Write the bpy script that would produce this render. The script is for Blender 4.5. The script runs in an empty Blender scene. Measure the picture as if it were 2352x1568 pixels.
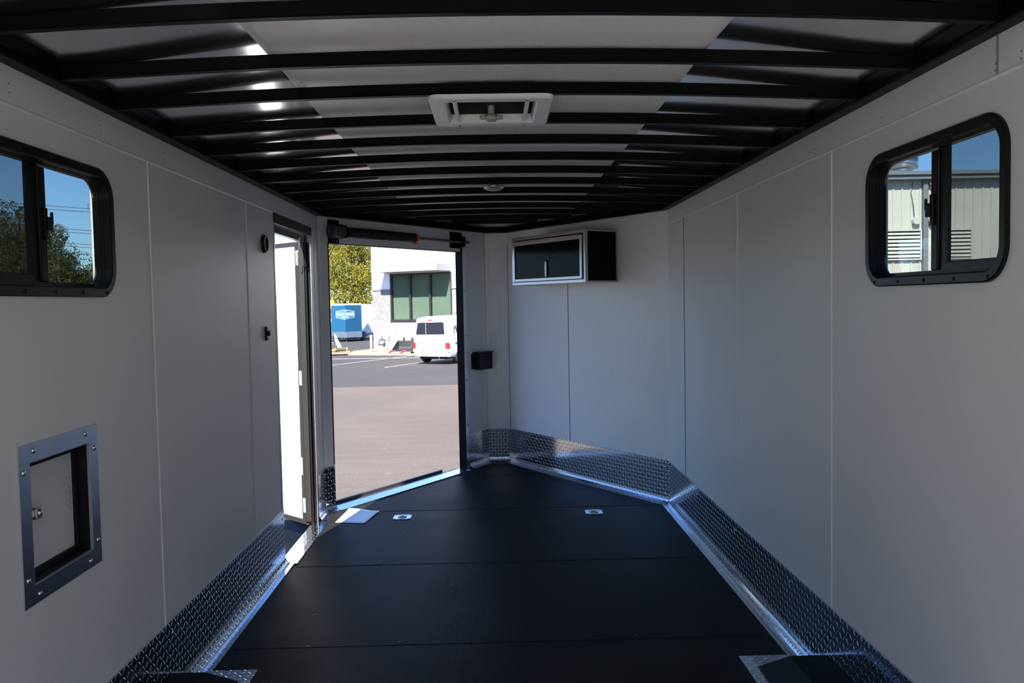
import bpy, bmesh, math, random
from mathutils import Vector, Matrix
random.seed(7)
C = bpy.context.scene.collection
S = bpy.context.scene

# ------------------------------------------------------------------ camera
cam_d = bpy.data.cameras.new('camera')
cam_d.lens = 36.0 * 1898.0 / 2352.0
cam_d.sensor_width = 36.0
cam_d.clip_start, cam_d.clip_end = 0.02, 2000
cam = bpy.data.objects.new('camera', cam_d)
C.objects.link(cam)
YAW, PITCH, ROLL = 0.020933, -0.048113, -0.018717
_f = Vector((math.sin(YAW) * math.cos(PITCH), math.cos(YAW) * math.cos(PITCH), math.sin(PITCH)))
_r = Vector((math.cos(YAW), -math.sin(YAW), 0))
_u = _r.cross(_f)
_R = _r * math.cos(ROLL) + _u * math.sin(ROLL)
_U = -_r * math.sin(ROLL) + _u * math.cos(ROLL)
CAMP = Vector((-0.0034, 0.0, 1.4959))
cam.matrix_world = Matrix(((_R.x, _U.x, -_f.x, CAMP.x), (_R.y, _U.y, -_f.y, CAMP.y), (_R.z, _U.z, -_f.z, CAMP.z), (0, 0, 0, 1)))
S.camera = cam

# ------------------------------------------------------------------ sky, sun, exposure
SUN_EL = math.radians(42)
SUN_AZ = Vector((-0.245, -0.97, 0)).normalized()          # towards the sun, seen from above
w = bpy.data.worlds.new('sky'); S.world = w; w.use_nodes = True
nt = w.node_tree
sky = nt.nodes.new('ShaderNodeTexSky')
sky.sky_type = 'NISHITA'; sky.sun_disc = False
sky.sun_elevation = SUN_EL
sky.sun_rotation = math.atan2(SUN_AZ.x, SUN_AZ.y)
sky.air_density = 1.0; sky.dust_density = 0.25; sky.ozone_density = 2.0
bg = nt.nodes['Background']; bg.inputs['Strength'].default_value = 0.098
tint = nt.nodes.new('ShaderNodeMix'); tint.data_type = 'RGBA'; tint.blend_type = 'MULTIPLY'; tint.inputs[0].default_value = 1.0
tint.inputs[7].default_value = (0.62, 0.88, 1.28, 1)
nt.links.new(sky.outputs[0], tint.inputs[6]); nt.links.new(tint.outputs[2], bg.inputs[0])
sl = bpy.data.lights.new('sun', 'SUN'); sl.energy = 5.6; sl.angle = math.radians(0.53); sl.color = (1.0, 0.93, 0.83)
so = bpy.data.objects.new('sun', sl); C.objects.link(so)
to_sun = Vector((SUN_AZ.x * math.cos(SUN_EL), SUN_AZ.y * math.cos(SUN_EL), math.sin(SUN_EL)))
so.rotation_euler = to_sun.to_track_quat('Z', 'Y').to_euler()
so.location = (-20, -60, 50)
S.view_settings.view_transform = 'Standard'; S.view_settings.look = 'None'
S.view_settings.gamma = 1.0; S.view_settings.use_curve_mapping = False
S.view_settings.exposure = 1.63

# ------------------------------------------------------------------ materials
def mat(name, col, rough=0.5, metal=0.0, spec=0.5, vary=0.0, vscale=6.0, bump=0.0, bscale=40.0, coat=0.0, emit=None, vcol=None, trans=0.0):
    m = bpy.data.materials.new(name); m.use_nodes = True
    n, l = m.node_tree.nodes, m.node_tree.links
    b = n['Principled BSDF']
    b.inputs['Base Color'].default_value = (*col, 1)
    b.inputs['Roughness'].default_value = rough
    b.inputs['Metallic'].default_value = metal
    b.inputs['Specular IOR Level'].default_value = spec
    b.inputs['Coat Weight'].default_value = coat
    b.inputs['Transmission Weight'].default_value = trans
    tc = n.new('ShaderNodeTexCoord')
    if vary > 0:
        t = n.new('ShaderNodeTexNoise'); t.inputs['Scale'].default_value = vscale; t.inputs['Detail'].default_value = 5
        l.new(tc.outputs['Object'], t.inputs['Vector'])
        mx = n.new('ShaderNodeMix'); mx.data_type = 'RGBA'
        c2 = vcol or tuple(max(0, c * (1 - vary)) for c in col)
        mx.inputs[6].default_value = (*col, 1); mx.inputs[7].default_value = (*c2, 1)
        r = n.new('ShaderNodeMapRange'); r.inputs[1].default_value = 0.35; r.inputs[2].default_value = 0.68
        l.new(t.outputs['Fac'], r.inputs[0]); l.new(r.outputs[0], mx.inputs[0])
        l.new(mx.outputs[2], b.inputs['Base Color'])
    if bump > 0:
        t2 = n.new('ShaderNodeTexNoise'); t2.inputs['Scale'].default_value = bscale; t2.inputs['Detail'].default_value = 4
        l.new(tc.outputs['Object'], t2.inputs['Vector'])
        bp = n.new('ShaderNodeBump'); bp.inputs['Distance'].default_value = bump; bp.inputs['Strength'].default_value = 1.0
        l.new(t2.outputs['Fac'], bp.inputs['Height']); l.new(bp.outputs[0], b.inputs['Normal'])
    return m

class NX:
    """tiny math-node expression helper"""
    def __init__(s, tree): s.t = tree
    def op(s, o, a, b=None, c=None, clamp=False):
        n = s.t.nodes.new('ShaderNodeMath'); n.operation = o; n.use_clamp = clamp
        for i, v in enumerate((a, b, c)):
            if v is None: continue
            if isinstance(v, (int, float)): n.inputs[i].default_value = v
            else: s.t.links.new(v, n.inputs[i])
        return n.outputs[0]

def diamond_plate(name, pitch=0.029, col=(0.62, 0.63, 0.66), rough=0.16):
    m = mat(name, col, rough, 1.0)
    n, l = m.node_tree.nodes, m.node_tree.links
    b = n['Principled BSDF']; x = NX(m.node_tree)
    uv = n.new('ShaderNodeUVMap'); sp = n.new('ShaderNodeSeparateXYZ'); l.new(uv.outputs[0], sp.inputs[0])
    px, py = x.op('DIVIDE', sp.outputs[0], pitch), x.op('DIVIDE', sp.outputs[1], pitch)
    fx, fy = x.op('SUBTRACT', x.op('FRACT', px), .5), x.op('SUBTRACT', x.op('FRACT', py), .5)
    par = x.op('MODULO', x.op('ADD', x.op('FLOOR', px), x.op('FLOOR', py)), 2.0)
    par = x.op('ABSOLUTE', par)
    sg = x.op('SUBTRACT', x.op('MULTIPLY', par, 2.0), 1.0)
    sy = x.op('MULTIPLY', fy, sg)
    a = x.op('MULTIPLY', x.op('ADD', fx, sy), .7071); c = x.op('MULTIPLY', x.op('SUBTRACT', fx, sy), .7071)
    e = x.op('ADD', x.op('POWER', x.op('ABSOLUTE', x.op('DIVIDE', a, .44)), 2.0), x.op('POWER', x.op('ABSOLUTE', x.op('DIVIDE', c, .14)), 2.0))
    h = x.op('SUBTRACT', 1.0, e, clamp=True)
    h = x.op('POWER', h, 0.6)
    bp = n.new('ShaderNodeBump'); bp.inputs['Distance'].default_value = 0.0022; bp.inputs['Strength'].default_value = 1.0
    l.new(h, bp.inputs['Height']); l.new(bp.outputs[0], b.inputs['Normal'])
    return m

def ribbed(name, col, pitch, depth, rough, spec=0.5, axis=0, cross=None, metal=0.0):
    m = mat(name, col, rough, metal, spec)
    n, l = m.node_tree.nodes, m.node_tree.links
    b = n['Principled BSDF']; x = NX(m.node_tree)
    tc = n.new('ShaderNodeTexCoord'); sp = n.new('ShaderNodeSeparateXYZ'); l.new(tc.outputs['Object'], sp.inputs[0])
    h = x.op('ABSOLUTE', x.op('SUBTRACT', x.op('FRACT', x.op('DIVIDE', sp.outputs[axis], pitch)), .5))
    h = x.op('MULTIPLY', h, 2.0); h = x.op('POWER', h, .7)
    if cross:
        h2 = x.op('ABSOLUTE', x.op('SUBTRACT', x.op('FRACT', x.op('DIVIDE', sp.outputs[1 - axis], cross)), .5))
        h = x.op('MULTIPLY', h, x.op('ADD', .55, h2))
    bp = n.new('ShaderNodeBump'); bp.inputs['Distance'].default_value = depth; bp.inputs['Strength'].default_value = 1.0
    l.new(h, bp.inputs['Height']); l.new(bp.outputs[0], b.inputs['Normal'])
    ns = n.new('ShaderNodeTexNoise'); ns.inputs['Scale'].default_value = 2.2; ns.inputs['Detail'].default_value = 6
    l.new(tc.outputs['Object'], ns.inputs['Vector'])
    r = n.new('ShaderNodeMapRange'); r.inputs[3].default_value = rough - .06; r.inputs[4].default_value = rough + .08
    l.new(ns.outputs['Fac'], r.inputs[0]); l.new(r.outputs[0], b.inputs['Roughness'])
    return m

def glass_mat(name, col):
    m = bpy.data.materials.new(name); m.use_nodes = True
    n, l = m.node_tree.nodes, m.node_tree.links
    n.remove(n['Principled BSDF'])
    g = n.new('ShaderNodeBsdfGlass'); g.inputs['Color'].default_value = (*col, 1); g.inputs['Roughness'].default_value = 0.0; g.inputs['IOR'].default_value = 1.45
    l.new(g.outputs[0], n['Material Output'].inputs[0])
    return m

def screen_mat(name):
    m = bpy.data.materials.new(name); m.use_nodes = True
    n, l = m.node_tree.nodes, m.node_tree.links
    b = n['Principled BSDF']; b.inputs['Base Color'].default_value = (.01, .01, .012, 1); b.inputs['Roughness'].default_value = .6
    tr = n.new('ShaderNodeBsdfTransparent'); mx = n.new('ShaderNodeMixShader'); mx.inputs[0].default_value = .34
    l.new(tr.outputs[0], mx.inputs[1]); l.new(b.outputs[0], mx.inputs[2]); l.new(mx.outputs[0], n['Material Output'].inputs[0])
    return m

def leaf_mat(name, c1, c2, c3):
    m = bpy.data.materials.new(name); m.use_nodes = True
    n, l = m.node_tree.nodes, m.node_tree.links
    b = n['Principled BSDF']; b.inputs['Roughness'].default_value = .55
    g = n.new('ShaderNodeNewGeometry'); cr = n.new('ShaderNodeValToRGB')
    e = cr.color_ramp.elements; e[0].color = (*c1, 1); e[1].color = (*c3, 1); k = e.new(.55); k.color = (*c2, 1)
    l.new(g.outputs['Random Per Island'], cr.inputs[0]); l.new(cr.outputs[0], b.inputs['Base Color'])
    t = n.new('ShaderNodeBsdfTranslucent'); l.new(cr.outputs[0], t.inputs[0])
    mx = n.new('ShaderNodeMixShader'); mx.inputs[0].default_value = .35
    l.new(b.outputs[0], mx.inputs[1]); l.new(t.outputs[0], mx.inputs[2]); l.new(mx.outputs[0], n['Material Output'].inputs[0])
    return m

M = dict(
    wall=mat('white_vinyl_panel', (.76, .76, .735), .42, vary=.06, vscale=1.3, bump=.0006, bscale=9),
    ply=mat('bounce_ramp_plywood', (.62, .47, .30), .6, vary=.2, vscale=5),
    concrete=mat('bounce_apron_concrete', (.73, .685, .61), .85, vary=.12, vscale=2),
    seam=mat('panel_joint', (.82, .82, .80), .3),
    seam_dark=mat('dark_panel_joint', (.16, .14, .12), .6),
    black=mat('satin_black_steel', (.0028, .0028, .003), .42, spec=.08),
    black_pl=mat('black_plastic', (.006, .006, .006), .34, spec=.22, bump=.0003, bscale=300),
    rubber=mat('black_rubber_gasket', (.007, .007, .007), .6, spec=.25),
    skin=mat('bare_galvanised_sheet', (.74, .75, .77), .14, 1.0, bump=.0012, bscale=3.2),
    liner=ribbed('fluted_white_roof_liner', (.84, .84, .85), .0048, .0005, .34, axis=0),
    floor=ribbed('black_ribbed_rubber', (.019, .0185, .018), .0075, .0006, .40, spec=.016, axis=0, cross=.012),
    dia=diamond_plate('bright_diamond_plate', rough=.12),
    alu=mat('brushed_aluminium', (.62, .63, .66), .28, 1.0, vary=.12, vscale=3),
    alu_br=mat('mill_aluminium', (.72, .73, .75), .2, 1.0),
    zinc=mat('zinc_plated_steel', (.62, .68, .66), .28, 1.0),
    screw=mat('screw_steel', (.75, .75, .77), .2, 1.0),
    white_pl=mat('white_plastic', (.75, .75, .75), .38),
    vent_glass=mat('smoked_vent_lid', (.030, .036, .032), .12),
    grey_pl=mat('grey_translucent_plastic', (.34, .33, .31), .35),
    panel_tex=mat('textured_white_panel', (.66, .67, .67), .5, bump=.0008, bscale=420),
    print_faint=mat('faint_print', (.30, .31, .31), .6),
    print_grey=mat('grey_print', (.16, .17, .18), .6),
    cab_black=mat('gloss_black_sheet', (.004, .004, .005), .12, spec=.05, bump=.0015, bscale=4),
    cab_matt=mat('matt_black_sheet', (.003, .003, .003), .6, spec=.1),
    cab_frame=mat('cabinet_aluminium', (.50, .47, .49), .34, 1.0),
    strip_alu=mat('plain_aluminium_strip', (.78, .77, .75), .32, 1.0),
    alu_edge=mat('satin_aluminium_edge', (.42, .42, .43), .5, .5),
    orange=mat('orange_paint', (.75, .07, .015), .45),
    spring=mat('oiled_spring_steel', (.010, .010, .010), .35, .3, bump=.001, bscale=90),
    shaft=mat('grey_steel_shaft', (.16, .15, .15), .4, .8),
    drum=mat('dull_cast_drum', (.055, .05, .048), .5, .5),
    paper=mat('white_paper_sheet', (.82, .82, .84), .35, bump=.001, bscale=8),
    jamb=mat('dark_anodised_trim', (.017, .016, .015), .45, .1),
    jamb_dark=mat('dark_steel_jamb', (.005, .0048, .0045), .45, spec=.2),
    brown_seal=mat('weathered_seal', (.022, .018, .016), .5),
    glass=glass_mat('tinted_window_glass', (.54, .57, .555)),
    screen=screen_mat('insect_screen_mesh'),
    # outdoors
    stucco=mat('white_stucco', (.80, .80, .80), .8, vary=.04, vscale=2),
    greyband=mat('smooth_grey_block', (.21, .205, .21), .8, vary=.06, vscale=1.2),
    splitface=mat('split_face_block', (.24, .235, .23), .9, vary=.35, vscale=5, bump=.05, bscale=3.5),
    canopy=mat('pale_grey_metal', (.23, .23, .245), .5),
    winframe=mat('dark_bronze_frame', (.025, .025, .028), .4),
    siding=mat('cream_metal_siding', (.66, .66, .60), .45, vary=.05, vscale=1),
    eave=mat('grey_metal_trim', (.20, .22, .25), .45),
    louvre=mat('cream_louvre_blade', (.66, .66, .60), .5),
    dark=mat('dark_void', (.01, .01, .011), .7),
    vanwhite=mat('white_car_paint', (.80, .80, .80), .25, coat=.6),
    carglass=mat('dark_car_glass', (.012, .016, .026), .05, coat=.3),
    red_lens=mat('red_lamp_lens', (.62, .02, .02), .15, coat=.6),
    clear_lens=mat('clear_lamp_lens', (.75, .72, .70), .12, coat=.6),
    tyre=mat('tyre_rubber', (.018, .018, .018), .7),
    chrome=mat('chrome', (.8, .8, .8), .08, 1.0),
    plate=mat('licence_plate_white', (.70, .70, .72), .4),
    red_print=mat('red_decal', (.60, .08, .04), .5),
    green_print=mat('green_decal', (.12, .48, .08), .5),
    ink=mat('dark_decal', (.05, .05, .05), .5),
    faint=mat('pale_grey_decal', (.45, .45, .45), .5),
    blue=mat('blue_trailer_paint', (.008, .075, .165), .3, coat=.3),
    logo_blue=mat('bright_blue_decal', (.035, .17, .42), .4),
    white_print=mat('white_decal', (.82, .82, .82), .4),
    cream=mat('cream_bollard_paint', (.72, .69, .58), .5, vary=.1, vscale=4),
    wood=mat('weathered_pallet_wood', (.42, .33, .22), .8, vary=.4, vscale=8),
    gravel=mat('tan_gravel', (.42, .32, .22), .9, vary=.55, vscale=14, bump=.06, bscale=9),
    loader=mat('charcoal_steel', (.045, .045, .048), .5, vary=.3, vscale=3),
    tanksteel=mat('olive_steel', (.12, .105, .08), .5, .3),
    brass=mat('brass_fitting', (.55, .40, .14), .35, .6),
    gasgrey=mat('pale_gas_grey', (.55, .62, .62), .5),
    teal=mat('teal_paint', (.10, .42, .40), .5),
    pipe=mat('grey_pipe', (.12, .13, .15), .5),
    strap=mat('red_webbing', (.60, .05, .10), .7),
    yellow=mat('yellow_paint', (.70, .42, .03), .5),
    line=mat('worn_white_road_paint', (.40, .39, .38), .8, vary=.35, vscale=3),
    bark=mat('bark', (.075, .052, .035), .9, bump=.02, bscale=8),
    leaf_gold=leaf_mat('autumn_green_leaf', (.10, .125, .014), (.24, .235, .022), (.42, .28, .02)),
    leaf_dark=leaf_mat('deep_green_leaf', (.026, .042, .008), (.055, .075, .013), (.14, .12, .016)),
    wire=mat('power_cable', (.02, .02, .022), .6),
)
# asphalt: dark older slab far off, browner sealed slab near
def asphalt():
    m = mat('asphalt', (.15, .14, .14), .85)
    n, l = m.node_tree.nodes, m.node_tree.links; b = n['Principled BSDF']; x = NX(m.node_tree)
    tc = n.new('ShaderNodeTexCoord'); sp = n.new('ShaderNodeSeparateXYZ'); l.new(tc.outputs['Object'], sp.inputs[0])
    n1 = n.new('ShaderNodeTexNoise'); n1.inputs['Scale'].default_value = .35; n1.inputs['Detail'].default_value = 8
    n2 = n.new('ShaderNodeTexNoise'); n2.inputs['Scale'].default_value = 28; n2.inputs['Detail'].default_value = 3
    l.new(tc.outputs['Object'], n1.inputs['Vector']); l.new(tc.outputs['Object'], n2.inputs['Vector'])
    edge = x.op('ADD', sp.outputs[1], x.op('MULTIPLY', x.op('SUBTRACT', n1.outputs['Fac'], .5), .6))
    far = x.op('GREATER_THAN', edge, 24.3)
    mx = n.new('ShaderNodeMix'); mx.data_type = 'RGBA'; mx.inputs[6].default_value = (.115, .091, .072, 1); mx.inputs[7].default_value = (.054, .048, .044, 1)
    l.new(far, mx.inputs[0])
    g = n.new('ShaderNodeMix'); g.data_type = 'RGBA'; g.blend_type = 'MULTIPLY'; g.inputs[0].default_value = 1
    n3 = n.new('ShaderNodeTexNoise'); n3.inputs['Scale'].default_value = 3.2; n3.inputs['Detail'].default_value = 6; mp = n.new('ShaderNodeMapping'); mp.inputs['Scale'].default_value = (.35, 1.6, 1)
    l.new(tc.outputs['Object'], mp.inputs[0]); l.new(mp.outputs[0], n3.inputs['Vector'])
    n4 = n.new('ShaderNodeTexNoise'); n4.inputs['Scale'].default_value = 11; n4.inputs['Detail'].default_value = 2; l.new(tc.outputs['Object'], n4.inputs['Vector'])
    speck = x.op('MULTIPLY', x.op('GREATER_THAN', n4.outputs['Fac'], .725), .55)
    v = x.op('ADD', .40, x.op('ADD', x.op('MULTIPLY', n1.outputs['Fac'], .42), x.op('ADD', speck, x.op('ADD', x.op('MULTIPLY', n3.outputs['Fac'], .45), x.op('MULTIPLY', n2.outputs['Fac'], .36)))))
    cb = n.new('ShaderNodeCombineColor'); [l.new(v, cb.inputs[i]) for i in range(3)]
    l.new(mx.outputs[2], g.inputs[6]); l.new(cb.outputs[0], g.inputs[7])
    # thin cracks on the far slab
    vo = n.new('ShaderNodeTexVoronoi'); vo.feature = 'DISTANCE_TO_EDGE'; vo.inputs['Scale'].default_value = .16
    nd = n.new('ShaderNodeTexNoise'); nd.inputs['Scale'].default_value = .9; l.new(tc.outputs['Object'], nd.inputs['Vector'])
    va = n.new('ShaderNodeVectorMath'); va.operation = 'ADD'; l.new(tc.outputs['Object'], va.inputs[0]); l.new(nd.outputs['Color'], va.inputs[1])
    l.new(va.outputs[0], vo.inputs['Vector'])
    ck = x.op('MULTIPLY', x.op('MULTIPLY', x.op('LESS_THAN', vo.outputs['Distance'], .0035), far), .6)
    k = n.new('ShaderNodeMix'); k.data_type = 'RGBA'; k.inputs[7].default_value = (.04, .037, .036, 1)
    l.new(ck, k.inputs[0]); l.new(g.outputs[2], k.inputs[6]); l.new(k.outputs[2], b.inputs['Base Color'])
    bp = n.new('ShaderNodeBump'); bp.inputs['Distance'].default_value = .012; l.new(n2.outputs['Fac'], bp.inputs['Height']); l.new(bp.outputs[0], b.inputs['Normal'])
    return m
M['asphalt'] = asphalt()

# ------------------------------------------------------------------ object helpers
BASE = {}
def frame(o, u, v, n):
    o, u, v, n = Vector(o), Vector(u), Vector(v), Vector(n)
    return Matrix(((u.x, v.x, n.x, o.x), (u.y, v.y, n.y, o.y), (u.z, v.z, n.z, o.z), (0, 0, 0, 1)))
I4 = Matrix.Identity(4)

class MB:
    def __init__(s, M_=I4):
        s.v = []; s.f = []; s.uv = {}; s.M = M_; s.sm = set()
    def add(s, vs, fs, uvs=None, smooth=False):
        b = len(s.v)
        s.v += [s.M @ Vector(p) for p in vs]
        for i, f in enumerate(fs):
            k = len(s.f); s.f.append([b + j for j in f])
            if uvs: s.uv[k] = [uvs[j] for j in f]
            if smooth: s.sm.add(k)
        return s
    def box(s, a, b, bev=0.0):
        x0, y0, z0 = (min(a[i], b[i]) for i in range(3)); x1, y1, z1 = (max(a[i], b[i]) for i in range(3))
        if bev <= 0:
            vs = [(x0, y0, z0), (x1, y0, z0), (x1, y1, z0), (x0, y1, z0), (x0, y0, z1), (x1, y0, z1), (x1, y1, z1), (x0, y1, z1)]
            s.add(vs, [(0, 3, 2, 1), (4, 5, 6, 7), (0, 1, 5, 4), (1, 2, 6, 5), (2, 3, 7, 6), (3, 0, 4, 7)])
        else:
            bm = bmesh.new(); bmesh.ops.create_cube(bm, size=1)
            for q in bm.verts: q.co = Vector(((x0 + x1) / 2 + q.co.x * (x1 - x0), (y0 + y1) / 2 + q.co.y * (y1 - y0), (z0 + z1) / 2 + q.co.z * (z1 - z0)))
            bmesh.ops.bevel(bm, geom=bm.edges[:], offset=min(bev, .45 * min(x1 - x0, y1 - y0, z1 - z0)), segments=2, affect='EDGES', profile=.5)
            bm.verts.index_update()
            s.add([q.co.copy() for q in bm.verts], [[q.index for q in f.verts] for f in bm.faces]); bm.free()
        return s
    def prism(s, poly, z0, z1):
        n = len(poly)
        s.add([(x, y, z0) for x, y in poly] + [(x, y, z1) for x, y in poly],
              [list(range(n))[::-1], list(range(n, 2 * n))] + [(i, (i + 1) % n, n + (i + 1) % n, n + i) for i in range(n)])
        return s
    def cyl(s, p, q, r, seg=16, r2=None, caps=True):
        p, q = Vector(p), Vector(q); d = (q - p).normalized(); r2 = r if r2 is None else r2
        a = d.orthogonal().normalized(); b = d.cross(a)
        vs = [p + (a * math.cos(t) + b * math.sin(t)) * r for t in (2 * math.pi * i / seg for i in range(seg))] + \
             [q + (a * math.cos(t) + b * math.sin(t)) * r2 for t in (2 * math.pi * i / seg for i in range(seg))]
        s.add(vs, [(i, (i + 1) % seg, seg + (i + 1) % seg, seg + i) for i in range(seg)], smooth=True)
        if caps: s.add(vs, [list(range(seg))[::-1], list(range(seg, 2 * seg))])
        return s
    def tube(s, pts, r, seg=8):
        pts = [Vector(p) for p in pts]
        rings = []
        up = None
        for i, p in enumerate(pts):
            d = (pts[min(i + 1, len(pts) - 1)] - pts[max(i - 1, 0)]).normalized()
            if up is None or abs(up.dot(d)) > .98: up = d.orthogonal().normalized()
            a = (up - d * up.dot(d)).normalized(); b = d.cross(a); up = a
            rings.append([p + (a * math.cos(t) + b * math.sin(t)) * r for t in (2 * math.pi * k / seg for k in range(seg))])
        vs = [p for rr in rings for p in rr]
        fs = [(i * seg + k, i * seg + (k + 1) % seg, (i + 1) * seg + (k + 1) % seg, (i + 1) * seg + k) for i in range(len(pts) - 1) for k in range(seg)]
        s.add(vs, fs, smooth=True); s.add(vs, [list(range(seg))[::-1], [(len(pts) - 1) * seg + k for k in range(seg)]])
        return s
    def lathe(s, c, ax, prof, seg=24):
        """prof: (radius, height along ax) pairs"""
        c, d = Vector(c), Vector(ax).normalized(); a = d.orthogonal().normalized(); b = d.cross(a)
        vs = [c + d * h + (a * math.cos(t) + b * math.sin(t)) * max(r, 1e-5) for r, h in prof for t in (2 * math.pi * k / seg for k in range(seg))]
        fs = [(i * seg + k, i * seg + (k + 1) % seg, (i + 1) * seg + (k + 1) % seg, (i + 1) * seg + k) for i in range(len(prof) - 1) for k in range(seg)]
        s.add(vs, fs, smooth=True)
        return s
    def dome(s, c, ax, r, h=None):
        h = h or r * .6
        return s.lathe(c, ax, [(r, 0), (r * .9, h * .5), (r * .6, h * .85), (0, h)], 10)
    def rring(s, rect, rad, prof, seg=8, closed=True):
        """sweep prof = [(inset, n)] around a rounded rectangle (u0,v0,u1,v1)"""
        rings = []
        for ins, nn in prof:
            rings.append([(x, y, nn) for x, y in rrect(rect, rad, ins, seg)])
        k = len(rings[0]); vs = [p for rr in rings for p in rr]; m = len(rings)
        fs = [(i * k + j, i * k + (j + 1) % k, ((i + 1) % m) * k + (j + 1) % k, ((i + 1) % m) * k + j) for i in range(m if closed else m - 1) for j in range(k)]
        s.add(vs, fs); return s
    def build(s, name, m, parent=None, base=None, uvbox=False):
        me = bpy.data.meshes.new(name)
        if parent is not None: o0 = BASE[parent]
        elif base is not None: o0 = Vector(base)
        else: o0 = Vector((0, 0, 0))
        me.from_pydata([p - o0 for p in s.v], [], s.f)
        if s.uv or uvbox:
            ul = me.uv_layers.new(name='UVMap'); li = 0
            Mi = s.M.inverted()
            for k, f in enumerate(s.f):
                for j, vi in enumerate(f):
                    if k in s.uv: ul.data[li].uv = s.uv[k][j]
                    elif uvbox:
                        q = Mi @ s.v[vi]; ul.data[li].uv = (q.x, q.y)
                    li += 1
        for k in s.sm: me.polygons[k].use_smooth = True
        bm = bmesh.new(); bm.from_mesh(me); bmesh.ops.recalc_face_normals(bm, faces=bm.faces[:]); bm.to_mesh(me); bm.free()
        me.materials.append(m if not isinstance(m, str) else M[m])
        o = bpy.data.objects.new(name, me); C.objects.link(o); o.location = o0 if parent is None else (0, 0, 0)
        BASE[o] = o0
        if parent is not None: o.parent = parent
        return o

def rrect(rect, rad, ins, seg=8):
    u0, v0, u1, v1 = rect; u0 += ins; v0 += ins; u1 -= ins; v1 -= ins; r = max(rad - ins, .004)
    out = []
    for cx, cy, a0 in ((u1 - r, v1 - r, 0), (u0 + r, v1 - r, 90), (u0 + r, v0 + r, 180), (u1 - r, v0 + r, 270)):
        for i in range(seg + 1):
            t = math.radians(a0 + 90 * i / seg); out.append((cx + r * math.cos(t), cy + r * math.sin(t)))
    return out

def tag(o, label, cat, group=None, kind=None):
    o['label'] = label; o['category'] = cat
    if group: o['group'] = group
    if kind: o['kind'] = kind
    return o
def thing(name, base, label=None, cat=None, group=None, kind=None):
    o = bpy.data.objects.new(name, None); C.objects.link(o); o.location = base; o.empty_display_size = .1
    BASE[o] = Vector(base)
    if label: tag(o, label, cat, group)
    if kind: o['kind'] = kind
    return o
def struct(o, label=None, cat=None):
    o['kind'] = 'structure'
    if label: o['label'] = label
    if cat: o['category'] = cat
    return o
def dup_tree(o, parent=None):
    c = o.copy(); C.objects.link(c)
    if parent is not None: c.parent = parent
    for ch in list(o.children): dup_tree(ch, c)
    return c
def text_mesh(name, body, size, Mx, m, parent, extr=.001, bold=0.0, sx=1.0, align='CENTER'):
    cu = bpy.data.curves.new(name, 'FONT'); cu.body = body; cu.size = size; cu.extrude = extr; cu.offset = bold
    cu.align_x = align; cu.align_y = 'CENTER'
    t = bpy.data.objects.new(name + '_curve', cu); C.objects.link(t); bpy.context.view_layer.update()
    me = bpy.data.meshes.new_from_object(t.evaluated_get(bpy.context.evaluated_depsgraph_get()))
    bpy.data.objects.remove(t); bpy.data.curves.remove(cu)
    me.transform(Mx @ Matrix.Diagonal((sx, 1, 1, 1))); me.transform(Matrix.Translation(-BASE[parent]))
    me.name = name; me.materials.clear(); me.materials.append(M[m])
    o = bpy.data.objects.new(name, me); C.objects.link(o); o.parent = parent; BASE[o] = BASE[parent]
    return o

# ------------------------------------------------------------------ trailer geometry
W, H, YR, YV, YN = 1.25, 2.132, -0.6, 5.94, 7.67
NL, NR = -0.076, 0.118
def gz(y): return -0.7 - .012 * (y - 6)                      # the lot falls away gently
FR = frame((W, 0, 0), (0, 1, 0), (0, 0, 1), (-1, 0, 0))       # right wall: u forward, v up, n into the room
FL = frame((-W, 0, 0), (0, 1, 0), (0, 0, 1), (1, 0, 0))
tl = Vector((NL + W, YN - YV, 0)); TLN = tl.length; tl.normalize()
tr = Vector((NR - W, YN - YV, 0)); TRN = tr.length; tr.normalize()
FVL = frame((-W, YV, 0), tl, (0, 0, 1), (tl.y, -tl.x, 0))
FVR = frame((W, YV, 0), tr, (0, 0, 1), (-tr.y, tr.x, 0))
FN = frame((NL, YN, 0), (1, 0, 0), (0, 0, 1), (0, -1, 0))
TH = 0.055

def panel(name, F, u0, u1, v0, v1, holes, m='wall'):
    """wall slab from n=0 outwards, built of rectangles around its holes"""
    us = sorted({u0, u1, *[h[0] for h in holes], *[h[2] for h in holes]}); vs = sorted({v0, v1, *[h[1] for h in holes], *[h[3] for h in holes]})
    bm = MB(F); idx = {}
    def vid(u, v, n):
        k = (round(u, 5), round(v, 5), n)
        if k not in idx: idx[k] = len(bm.v); bm.v.append(F @ Vector((u, v, n)))
        return idx[k]
    def solid(i, j):
        if i < 0 or j < 0 or i >= len(us) - 1 or j >= len(vs) - 1: return False
        cu, cv = (us[i] + us[i + 1]) / 2, (vs[j] + vs[j + 1]) / 2
        return not any(h[0] < cu < h[2] and h[1] < cv < h[3] for h in holes)
    for i in range(len(us) - 1):
        for j in range(len(vs) - 1):
            if not solid(i, j): continue
            a, b, c, d = us[i], us[i + 1], vs[j], vs[j + 1]
            for n in (0, -TH): bm.f.append([vid(a, c, n), vid(b, c, n), vid(b, d, n), vid(a, d, n)])
            for (di, dj, p, q) in ((-1, 0, (a, c), (a, d)), (1, 0, (b, c), (b, d)), (0, -1, (a, c), (b, c)), (0, 1, (a, d), (b, d))):
                if not solid(i + di, j + dj): bm.f.append([vid(*p, 0), vid(*q, 0), vid(*q, -TH), vid(*p, -TH)])
    return struct(bm.build(name, m))

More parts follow.
